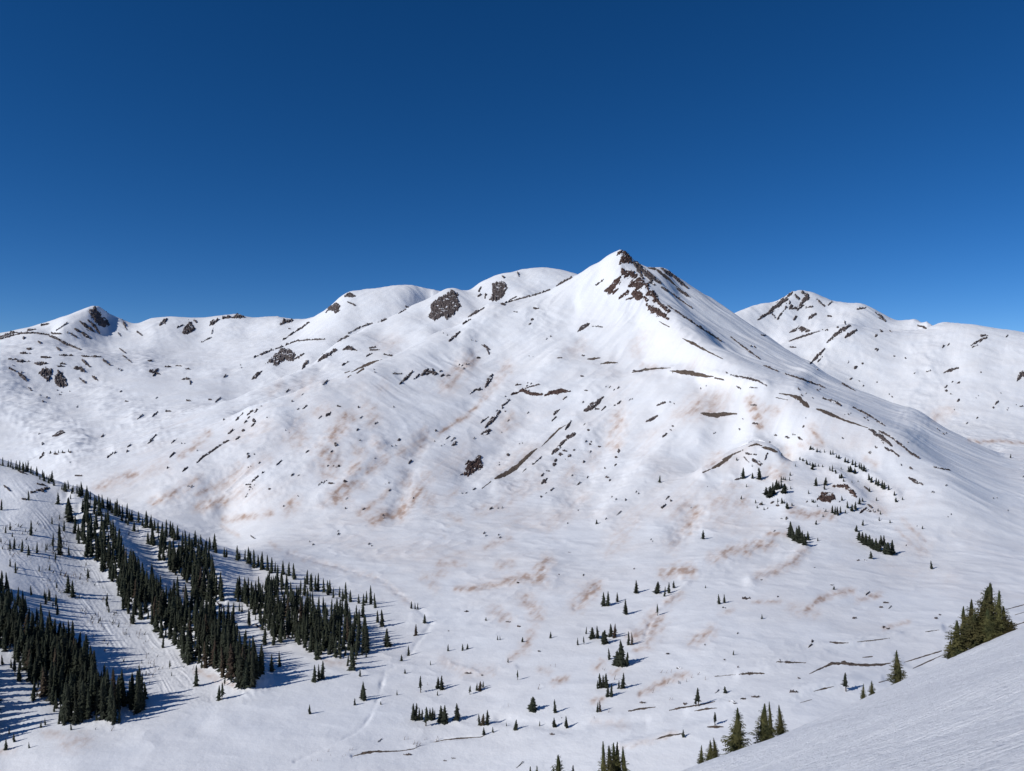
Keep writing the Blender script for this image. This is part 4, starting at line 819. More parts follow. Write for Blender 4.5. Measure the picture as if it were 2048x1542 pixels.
# ------------------------------------------------------------------ object helpers
def mesh_np(name, verts, faces, mats, normals=None, attrs=None, smooth=True, fmat=None):
    """verts (n,3); faces: (m,3) or (m,4) array"""
    verts = np.ascontiguousarray(verts, np.float32)
    faces = np.ascontiguousarray(faces, np.int32)
    k = faces.shape[1]
    me = bpy.data.meshes.new(name)
    me.vertices.add(len(verts))
    me.vertices.foreach_set("co", verts.ravel())
    me.loops.add(faces.size)
    me.loops.foreach_set("vertex_index", faces.ravel())
    me.polygons.add(len(faces))
    me.polygons.foreach_set("loop_start", np.arange(0, faces.size, k, dtype=np.int32))
    me.polygons.foreach_set("loop_total", np.full(len(faces), k, np.int32))
    for m in (mats if isinstance(mats, (list, tuple)) else [mats]):
        me.materials.append(m)
    if fmat is not None:
        me.polygons.foreach_set("material_index", np.ascontiguousarray(fmat, np.int32))
    me.update(calc_edges=True)
    me.polygons.foreach_set("use_smooth", np.full(len(faces), smooth, bool))
    for an, av in (attrs or {}).items():
        a = me.attributes.new(an, 'FLOAT', 'POINT')
        a.data.foreach_set("value", np.ascontiguousarray(av, np.float32))
    if normals is not None:
        me.normals_split_custom_set_from_vertices(normals.tolist())
    return me


def link(name, me, label=None, cat=None, group=None, kind=None, parent=None):
    o = bpy.data.objects.new(name, me)
    COL.objects.link(o)
    for k, v in (('label', label), ('category', cat), ('group', group), ('kind', kind)):
        if v:
            o[k] = v
    if parent is not None:
        o.parent = parent
    return o


# ------------------------------------------------------------------ land objects
fy = 0.25 * (YY[:-1, :-1] + YY[1:, :-1] + YY[:-1, 1:] + YY[1:, 1:])
fu = np.broadcast_to((UU[:-1] + DU / 2)[None], fy.shape)
uc = UU[:-1] + DU / 2
b_spur = np.interp(uc, [-170, 0, 110, 260, 400, 450, 520, 640, 760, 761], [785, 745, 712, 690, 664, 650, 628, 590, 540, 0])[None]
b_valley = np.interp(uc, [-170, 350, 500, 700, 900, 1000, 1200, 1300, 1500, 1800, 2230], [900, 900, 880, 868, 800, 786, 782, 775, 708, 655, 668])[None]
b_main = np.interp(uc, [-170, 250, 500, 584, 652, 713, 764, 820, 876, 942, 1010, 1100, 1240, 1335, 1470, 1580, 1660, 1740, 1817, 1891, 1957, 2060, 2230],
                   np.array([1170, 1190, 1290, 1350, 1430, 1510, 1600, 1700, 1800, 1915, 2020, 2040, 2005, 2055, 2025, 1922, 1790, 1695, 1595, 1475, 1355, 1270, 1240]) * 1.05)[None]
b_mid = np.interp(uc, [-170, 454, 455, 500, 622, 744, 866, 960, 1080, 1240, 1300, 1301], [0, 0, 1650, 1740, 2010, 2370, 2640, 2740, 2900, 2880, 2800, 0])[None]
region_id = np.full(fy.shape, 4)
region_id[(fy < 9e9) & (fu > 1280) & (fy >= b_main)] = 5
region_id[(fy < b_mid)] = 3
region_id[fy < b_main] = 2
region_id[fy < b_valley] = 1
region_id[fy < b_spur] = 0
LAND = {0: ("forested_hillside", "snow slope streaked with old tracks under the dense conifer forest", "hillside"),
        1: ("valley_floor", "broad snowy valley floor dotted with lone conifers", "valley"),
        2: ("mountain", "big pointed snow mountain with a bright face and grey shaded flank", "mountain"),
        3: ("rocky_ridge", "snow ridge with brown cliffs and a white dome behind the pointed mountain", "ridge"),
        4: ("cirque_wall", "snow bowl with a small dark pointed peak and a rocky skyline", "mountain"),
        5: ("far_mountain", "distant round snow mountain with a rocky top beyond the col", "mountain")}
allv = np.stack([XX, YY, ZZ], -1).reshape(-1, 3)
alln = NORM.reshape(-1, 3)
alld = DUSTV.reshape(-1)
jj, ii = np.mgrid[0:NR - 1, 0:NC - 1]
for rid, (nm, lab, cat) in LAND.items():
    m = region_id == rid
    j, i = jj[m], ii[m]
    q = np.stack([j * NC + i, j * NC + i + 1, (j + 1) * NC + i + 1, (j + 1) * NC + i], -1)
    used, inv = np.unique(q, return_inverse=True)
    me = mesh_np(nm, allv[used], inv.reshape(-1, 4), M_SNOW, alln[used], {"dust": alld[used]})
    link(nm, me, lab, cat, kind='structure')

# near slope: polar grid about the lookout
su = np.concatenate([np.arange(-3000, 900, 14.0), np.arange(900, 2400, 4.0), np.arange(2400, 5200, 12.0)])
sy = np.concatenate([np.linspace(-10, 3.9, 40), np.geomspace(4.0, 40, 260), np.linspace(40.4, 130, 260), np.linspace(132, 190, 25)])
SX = (su[None] - CU) / F * (sy[:, None] + 12.0)
SY = np.broadcast_to(sy[:, None], SX.shape)
SZ = slope_z(SX, SY)
ns, ms = SX.shape
j, i = np.mgrid[0:ns - 1, 0:ms - 1]
q = np.stack([j * ms + i, j * ms + i + 1, (j + 1) * ms + i + 1, (j + 1) * ms + i], -1).reshape(-1, 4)
link("snow_slope", mesh_np("snow_slope", np.stack([SX, SY, SZ], -1).reshape(-1, 3), q, M_SLOPE),
     "steep crusty snow slope falling away below the lookout", "snow slope", kind='structure')


# ------------------------------------------------------------------ rocks: crags that stand up through the snow sheet
def patch(shapes, streak, ragged, kind, fine=3):
    us = [p[0] for s in shapes for p in s if p != 'P']
    vs = [p[1] for s in shapes for p in s if p != 'P']
    a, b, c, d = min(us) - 14, max(us) + 14, min(vs) - 12, max(vs) + 12
    i0, i1 = int(np.clip((a - U0) / DU, 2, NC - 6)), int(np.clip((b - U0) / DU + 1, 6, NC - 3))
    sub = (V[:, i0:i1] >= c) & (V[:, i0:i1] <= d) & VISM[:, i0:i1]
    rj = np.nonzero(sub.any(1))[0]
    if len(rj) < 2 or i1 - i0 < 3:
        return None
    j0, j1 = max(rj[0] - 2, 1), min(rj[-1] + 3, NR - 2)
    pr = np.arange(j0, j1, 1.0 / fine)
    pc = np.arange(i0, i1, 1.0 / fine)

    def up(A):
        lo_r, lo_c = j0 - 1, i0 - 1
        w = A[lo_r:j1 + 3, lo_c:i1 + 3]
        return catmull(catmull(w, pr - lo_r).T, pc - lo_c).T
    X, Y, Z = up(XX), up(YY), up(ZZ)
    vm = up(VISM.astype(float)) > 0.35
    u = CU + X / Y * F
    v = CV - Z / Y * F
    ju = 0.9 * ragged * perlin(u / 4.2, v / 4.2, 71)
    jv = 0.9 * ragged * perlin(u / 4.2, v / 4.2, 77)
    f = np.full(u.shape, -2.0)
    shapes = [s if s[0] == 'P' or len(s) < 2 else [(*s[0][:2], s[0][2] * 0.55)] + list(s[1:-1]) + [(*s[-1][:2], s[-1][2] * 0.55)] for s in shapes]
    for s in shapes:
        if s[0] == 'P':
            m = np.clip(poly_sd(u + ju, v + jv, s[1:]) / 5.0, -1.5, 0.75)
        else:
            dd, w = seg_dist(u + ju, v + jv, s)
            m = np.clip(1 - dd / (np.where(w < 5, 0.40, 0.47) * w + 0.22), -1.5, 0.75)
        f = np.maximum(f, m)
    n = streak_noise(u, v, streak, 13, 4.2, 81)
    fine_n = perlin(u / 2.3, v / 2.1, 83)
    f = f - 0.06 - 0.35 * ragged * np.clip(-fbm(u / 16, v / 12, 2, 0.5, 87) - 0.05, 0, 1) * 2 + ragged * (1.35 * n + 0.42 * fine_n)
    if kind == K_BARE:
        f = f + 0.55 * fbm(u / 13, v / 9, 2, 0.5, 85)
    pxm = Y / F
    rug = np.abs(fbm(u / 6, v / 6, 4, 0.6, 91))
    st = np.abs(streak_noise(u, v, streak, 11, 3.0, 95, 2))
    if kind == K_BARE:
        lift = 0.9 * np.clip(f, -0.5, 0.5) + 0.5 * rug * (f > 0)
    else:
        lift = 2.0 * np.clip(f, -0.5, 0.8) + (4.2 * rug + 2.2 * st) * np.clip(f * 2, 0, 1)
    Z = Z + pxm * lift
    ok = vm & (f > -0.42)
    fq = (ok[:-1, :-1] & ok[1:, :-1] & ok[:-1, 1:] & ok[1:, 1:]) & (np.maximum(np.maximum(f[:-1, :-1], f[1:, 1:]), np.maximum(f[1:, :-1], f[:-1, 1:])) > 0)
    if fq.sum() < 2:
        return None
    mm = u.shape[1]
    j, i = np.nonzero(fq)
    q = np.stack([j * mm + i, j * mm + i + 1, (j + 1) * mm + i + 1, (j + 1) * mm + i], -1)
    used, inv = np.unique(q, return_inverse=True)
    return np.stack([X, Y, Z], -1).reshape(-1, 3)[used], inv.reshape(-1, 4)


def pieces(v, f):
    """split a patch into its separate crags; crumbs stay with the biggest one"""
    lab = np.arange(len(v))
    while True:
        m = lab[f].min(1)
        new = lab.copy()
        for k in range(4):
            np.minimum.at(new, f[:, k], m)
        new = new[new]
        if (new == lab).all():
            break
        lab = new
    fl = lab[f[:, 0]]
    ids, cnt = np.unique(fl, return_counts=True)
    o = np.argsort(-cnt)
    keep = [i for i in o if cnt[i] >= max(6, 0.006 * len(f))][:60] or [o[0]]
    out = []
    for n, i in enumerate(keep):
        sel = fl == ids[i]
        if n == 0:
            sel |= ~np.isin(fl, ids[keep])
        used, inv = np.unique(f[sel], return_inverse=True)
        out.append((v[used], inv.reshape(-1, 4)))
    return out


for kind, streak, ragged, lab, cat, shapes in MAJOR:
    if 'pointed summit' in lab and 'line' not in lab:
        shapes = [s if s[0] == 'P' else [(p[0], p[1], p[2] * 1.5) for p in s] for s in shapes]
    r = patch(shapes, streak, ragged, kind)
    if r is None:
        print("no patch:", lab)
        continue
    nm = "rock_outcrop" if cat == O else "bare_ground"
    grp = "rocks showing through the snow" if cat == O else "thawed strips of bare ground"
    bits = pieces(*r)
    if len(bits) == 1:
        link(nm, mesh_np(nm, *bits[0], M_ROCK[kind]), lab, cat, grp)
    else:
        root = link(nm, None, lab, cat, grp)
        root.location = bits[0][0].mean(0).tolist()
        for bv, bf in bits:
            link("crag" if cat == O else "soil_strip", mesh_np("crag", bv - np.array(root.location), bf, M_ROCK[kind]), parent=root)

rs = np.random.default_rng(5)
specks = []
while len(specks) < 210:
    u, v = rs.uniform(0, 2048), rs.uniform(660, 1110)
    if v > 905 and u < 560 and v > 915 + (u * 0.36):
        continue
    den = 0.5 + 1.3 * perlin(u / 70, v / 40, 15)
    if v > 1030:
        den *= 0.35
    if rs.uniform() < den:
        L = rs.uniform(2, 7)
        specks.append((u, v, L, rs.uniform(1.3, 2.6), 'R' if u > 1450 and v < 900 else 'L'))
        if rs.uniform() < 0.5:
            specks.append((u + rs.uniform(-9, 9), v + rs.uniform(-6, 6), L * 0.7, rs.uniform(1.2, 2.0), 'L'))
acc_v, acc_f, base = [], [], 0
for u, v, L, wd, k in MINOR + specks:
    dx, dy = DIRS[k]
    h = max(0.0, L / 2 - wd / 3)
    r = patch([[(u - dx * h, v - dy * h, wd * 0.8), (u, v, wd * 0.9), (u + dx * h, v + dy * h, wd * 0.55)]], k, 1.0 if wd > 2.7 else 0.4, K_ROCK)
    if r is None:
        continue
    acc_v.append(r[0])
    acc_f.append(r[1] + base)
    base += len(r[0])
link("scattered_rocks", mesh_np("scattered_rocks", np.concatenate(acc_v), np.concatenate(acc_f), M_ROCK[K_ROCK]),
     "countless small dark rocks and pebbly patches poking through the snow", "rocks", kind='stuff')
# ------------------------------------------------------------------ trees
def kite(V_, F_, root, tip, half, lift, drop):
    """one spray of needles: a folded leaf shape from root to tip"""
    root, tip = np.array(root, float), np.array(tip, float)
    d = tip - root
    L = np.linalg.norm(d) + 1e-9
    side = np.cross(d / L, (0, 0, 1.0))
    side /= np.linalg.norm(side) + 1e-9
    b = len(V_)
    mid = root + d * 0.5
    V_ += [root, mid + (0, 0, lift), tip, mid + side * half - (0, 0, drop), mid - side * half - (0, 0, drop)]
    F_ += [(b, b + 1, b + 3), (b + 1, b + 2, b + 3), (b, b + 4, b + 1), (b + 1, b + 4, b + 2)]


def tube(V_, F_, p0, p1, r0, r1, n=6):
    p0, p1 = np.array(p0, float), np.array(p1, float)
    d = p1 - p0
    d /= np.linalg.norm(d) + 1e-9
    a = np.cross(d, (0.31, 0.95, 0.1))
    a /= np.linalg.norm(a)
    c = np.cross(d, a)
    b = len(V_)
    for p, r in ((p0, r0), (p1, r1)):
        for k in range(n):
            t = 2 * math.pi * k / n
            V_.append(p + r * (math.cos(t) * a + math.sin(t) * c))
    for k in range(n):
        x, y = b + k, b + (k + 1) % n
        F_.append((x, y, y + n))
        F_.append((x, y + n, x + n))


def conifer(seed, R=0.15, base=0.03, whorls=17, per=8, droop=0.35, power=0.8, gap=0.08, core=0.5, twigs=0, lean=0.0, lop=0.0, ragged=0.25):
    """a conifer one unit tall -> (crown verts, crown faces, trunk verts, trunk faces)"""
    r = random.Random(seed)
    CV_, CF_, TV_, TF_ = [], [], [], []
    ax = lambda t: np.array([lean * t * t + 0.012 * math.sin(5 * t + seed), 0.012 * math.cos(4 * t + seed), t])
    rad = lambda t: R * max(0.0, 1 - (t - base) / (1.0 - base)) ** power * min(1.0, 0.62 + 2.6 * (t - base))
    for k in range(whorls):
        t = base + (1 - base) * ((k + 0.3) / whorls) ** 0.93 * 0.985
        rr = rad(t) + 0.006
        m = max(4, int(per * (0.55 + 0.45 * rr / R)))
        ph = r.uniform(0, 6.28)
        sector = r.uniform(0, 6.28)
        for b in range(m):
            a = ph + 2 * math.pi * b / m + r.uniform(-0.3, 0.3)
            if r.random() < gap:
                continue
            L = rr * r.uniform(1 - ragged, 1 + ragged * 0.8) * (1 + lop * math.cos(a)) * (0.8 + 0.2 * math.cos(a - sector))
            tt = t + r.uniform(-0.4, 0.4) / whorls
            o = ax(tt)
            up = 0.35 * (tt - 0.6)
            tip = o + np.array([math.cos(a) * L, math.sin(a) * L, -droop * L + up * L])
            if not twigs:
                kite(CV_, CF_, o, tip, 0.30 * L + 0.006, 0.03 * L, 0.16 * L)
                if r.random() < 0.6:
                    a2 = a + r.uniform(-0.5, 0.5)
                    L2 = L * r.uniform(0.55, 0.8)
                    kite(CV_, CF_, o - (0, 0, 0.2 / whorls), o + np.array([math.cos(a2) * L2, math.sin(a2) * L2, -droop * 1.5 * L2]), 0.28 * L2, 0.02 * L2, 0.18 * L2)
            else:
                # a bough: a thin limb with pairs of twigs and an upturned tip
                bend = lambda f: o + (tip - o) * f + np.array([0, 0, 0.16 * L * f * f - 0.05 * L * math.sin(3.1 * f)])
                n = max(3, int(twigs * L / R + 1))
                for q in range(n):
                    f = (q + 0.7) / n
                    p = bend(f)
                    tl = L * (0.42 * (1 - 0.55 * f) + 0.06)
                    for sgn in (-1, 1):
                        aa = a + sgn * r.uniform(0.5, 0.95)
                        e = p + np.array([math.cos(aa) * tl, math.sin(aa) * tl, -0.30 * tl + r.uniform(-0.12, 0.18) * tl])
                        kite(CV_, CF_, p, e, 0.20 * tl, 0.05 * tl, 0.10 * tl)
                    if r.random() < 0.5:
                        kite(CV_, CF_, p, p + np.array([math.cos(a) * tl * 0.3, math.sin(a) * tl * 0.3, -0.5 * tl]), 0.14 * tl, 0, 0.02)
                kite(CV_, CF_, bend(0.62), bend(1.0) + (0, 0, 0.05 * L), 0.09 * L, 0.04 * L, 0.02 * L)
    # leader
    kite(CV_, CF_, ax(0.93), ax(1.0), 0.010, 0.0, 0.0)
    kite(CV_, CF_, ax(0.93) + (0.004, 0, 0), ax(0.99) + (0, 0.006, 0), 0.010, 0.0, 0.0)
    # the dense inner needles round the stem
    if core:
        n, st = 7, 11
        b = len(CV_)
        for s in range(st):
            t = base + 0.01 + (0.97 - base) * s / (st - 1)
            for k in range(n):
                a = 2 * math.pi * (k + 0.5 * (s % 2)) / n
                q = rad(t) * core * r.uniform(0.6, 1.15) + 0.002
                CV_.append(ax(t) + (math.cos(a) * q, math.sin(a) * q, r.uniform(-0.02, 0.02)))
        for s in range(st - 1):
            for k in range(n):
                x, y = b + s * n + k, b + s * n + (k + 1) % n
                CF_ += [(x, y, y + n), (x, y + n, x + n)]
    for s in range(5):
        t0, t1 = -0.05 + 0.95 * s / 5, -0.05 + 0.95 * (s + 1) / 5
        w = 0.013 + 0.02 * R + (0.009 if base > 0.2 else 0)
        tube(TV_, TF_, ax(max(t0, 0)) + (0, 0, min(t0, 0)), ax(t1), w * (1 - t0), w * (1 - t1) + 0.001)
    return np.array(CV_), np.array(CF_), np.array(TV_), np.array(TF_)


def snag(seed, twigs=9, lean=0.1):
    """a dead or half buried stem with bare twigs"""
    r = random.Random(seed)
    V_, F_ = [], []
    top = np.array([lean, r.uniform(-0.1, 0.1), 1.0])
    tube(V_, F_, (0, 0, -0.1), top, 0.05, 0.012, 5)
    for k in range(twigs):
        f = r.uniform(0.15, 0.95)
        a = r.uniform(0, 6.28)
        L = r.uniform(0.12, 0.34) * (1.1 - f * 0.6)
        o = top * f
        tube(V_, F_, o, o + np.array([math.cos(a) * L, math.sin(a) * L, r.uniform(0.0, 0.7) * L]), 0.018, 0.006, 3)
    return np.array(V_), np.array(F_)


PARAM = {
    'slim': dict(R=0.195, whorls=17, per=8, droop=0.45, power=0.66, ragged=0.38, gap=0.14),
    'full': dict(R=0.255, whorls=16, per=9, droop=0.35, power=0.70, ragged=0.38, gap=0.12),
    'wide': dict(R=0.38, whorls=14, per=11, droop=0.15, power=0.62, ragged=0.4),
    'bare': dict(R=0.19, base=0.29, whorls=12, per=7, gap=0.16, power=0.6, ragged=0.4),
    'dwarf': dict(R=0.34, whorls=8, per=8, droop=0.1, power=0.8, ragged=0.45, gap=0.15),
    'near': dict(R=0.30, base=0.02, whorls=22, per=10, droop=0.30, power=0.74, twigs=5, core=0.42, gap=0.07, ragged=0.30),
    'nearslim': dict(R=0.20, base=0.02, whorls=24, per=8, droop=0.35, power=0.72, twigs=4, core=0.45, gap=0.07, ragged=0.30),
    'nearbig': dict(R=0.285, base=0.02, whorls=26, per=11, droop=0.22, power=0.60, twigs=5, core=0.40, gap=0.14, ragged=0.5, lop=0.2),
}
NVAR = {'slim': 6, 'full': 6, 'wide': 3, 'bare': 4, 'dwarf': 3, 'near': 4, 'nearslim': 3, 'nearbig': 3}
TREES_NP, MESHES = {}, {}
for kd, pr in PARAM.items():
    for q in range(NVAR[kd]):
        pp = dict(pr)
        pp['lean'] = 0.03 * math.sin(q * 2.3 + len(kd))
        cv, cf, tv, tf = conifer(100 * len(kd) + q * 7 + 3, **pp)
        TREES_NP[kd, q] = (cv, cf, tv, tf)
        nd = M_NEEDLE_NEAR if kd.startswith('near') else M_NEEDLE
        MESHES[kd, q] = (mesh_np("crown", cv, cf, nd, smooth=False), mesh_np("trunk", tv, tf, M_BARK),
                         mesh_np("tree", np.concatenate([cv, tv]), np.concatenate([cf, tf + len(cv)]), [nd, M_BARK], smooth=False, fmat=np.r_[np.zeros(len(cf)), np.ones(len(tf))]))
SNAGS = [snag(k, 7 + k % 5, 0.12 * math.sin(k * 1.7)) for k in range(6)]
SNAG_ME = [mesh_np("dead_stem", v, f, M_DEAD, smooth=False) for v, f in SNAGS]

rt = random.Random(11)
rf0 = random.Random(31)


def plant(name, xyz, h, kd, label, cat, group=None, parts=True, rz=None):
    q = rt.randrange(NVAR[kd])
    crown, trunk, whole = MESHES[kd, q]
    wd = rt.uniform(0.80, 1.2)
    if parts:
        o = link(name, None, label, cat, group)
        c = link("crown", crown, parent=o)
        if rt.random() < 0.09 and not kd.startswith('near'):
            c.material_slots[0].link = 'OBJECT'
            c.material_slots[0].material = M_BROWN
        link("trunk", trunk, parent=o)
    else:
        o = link(name, whole, label, cat, group)
    o.location = xyz
    o.scale = (h * wd, h * wd, h)
    o.rotation_euler = (rt.gauss(0, 0.03), rt.gauss(0, 0.03), rt.uniform(0, 6.28) if rz is None else rz)
    return o


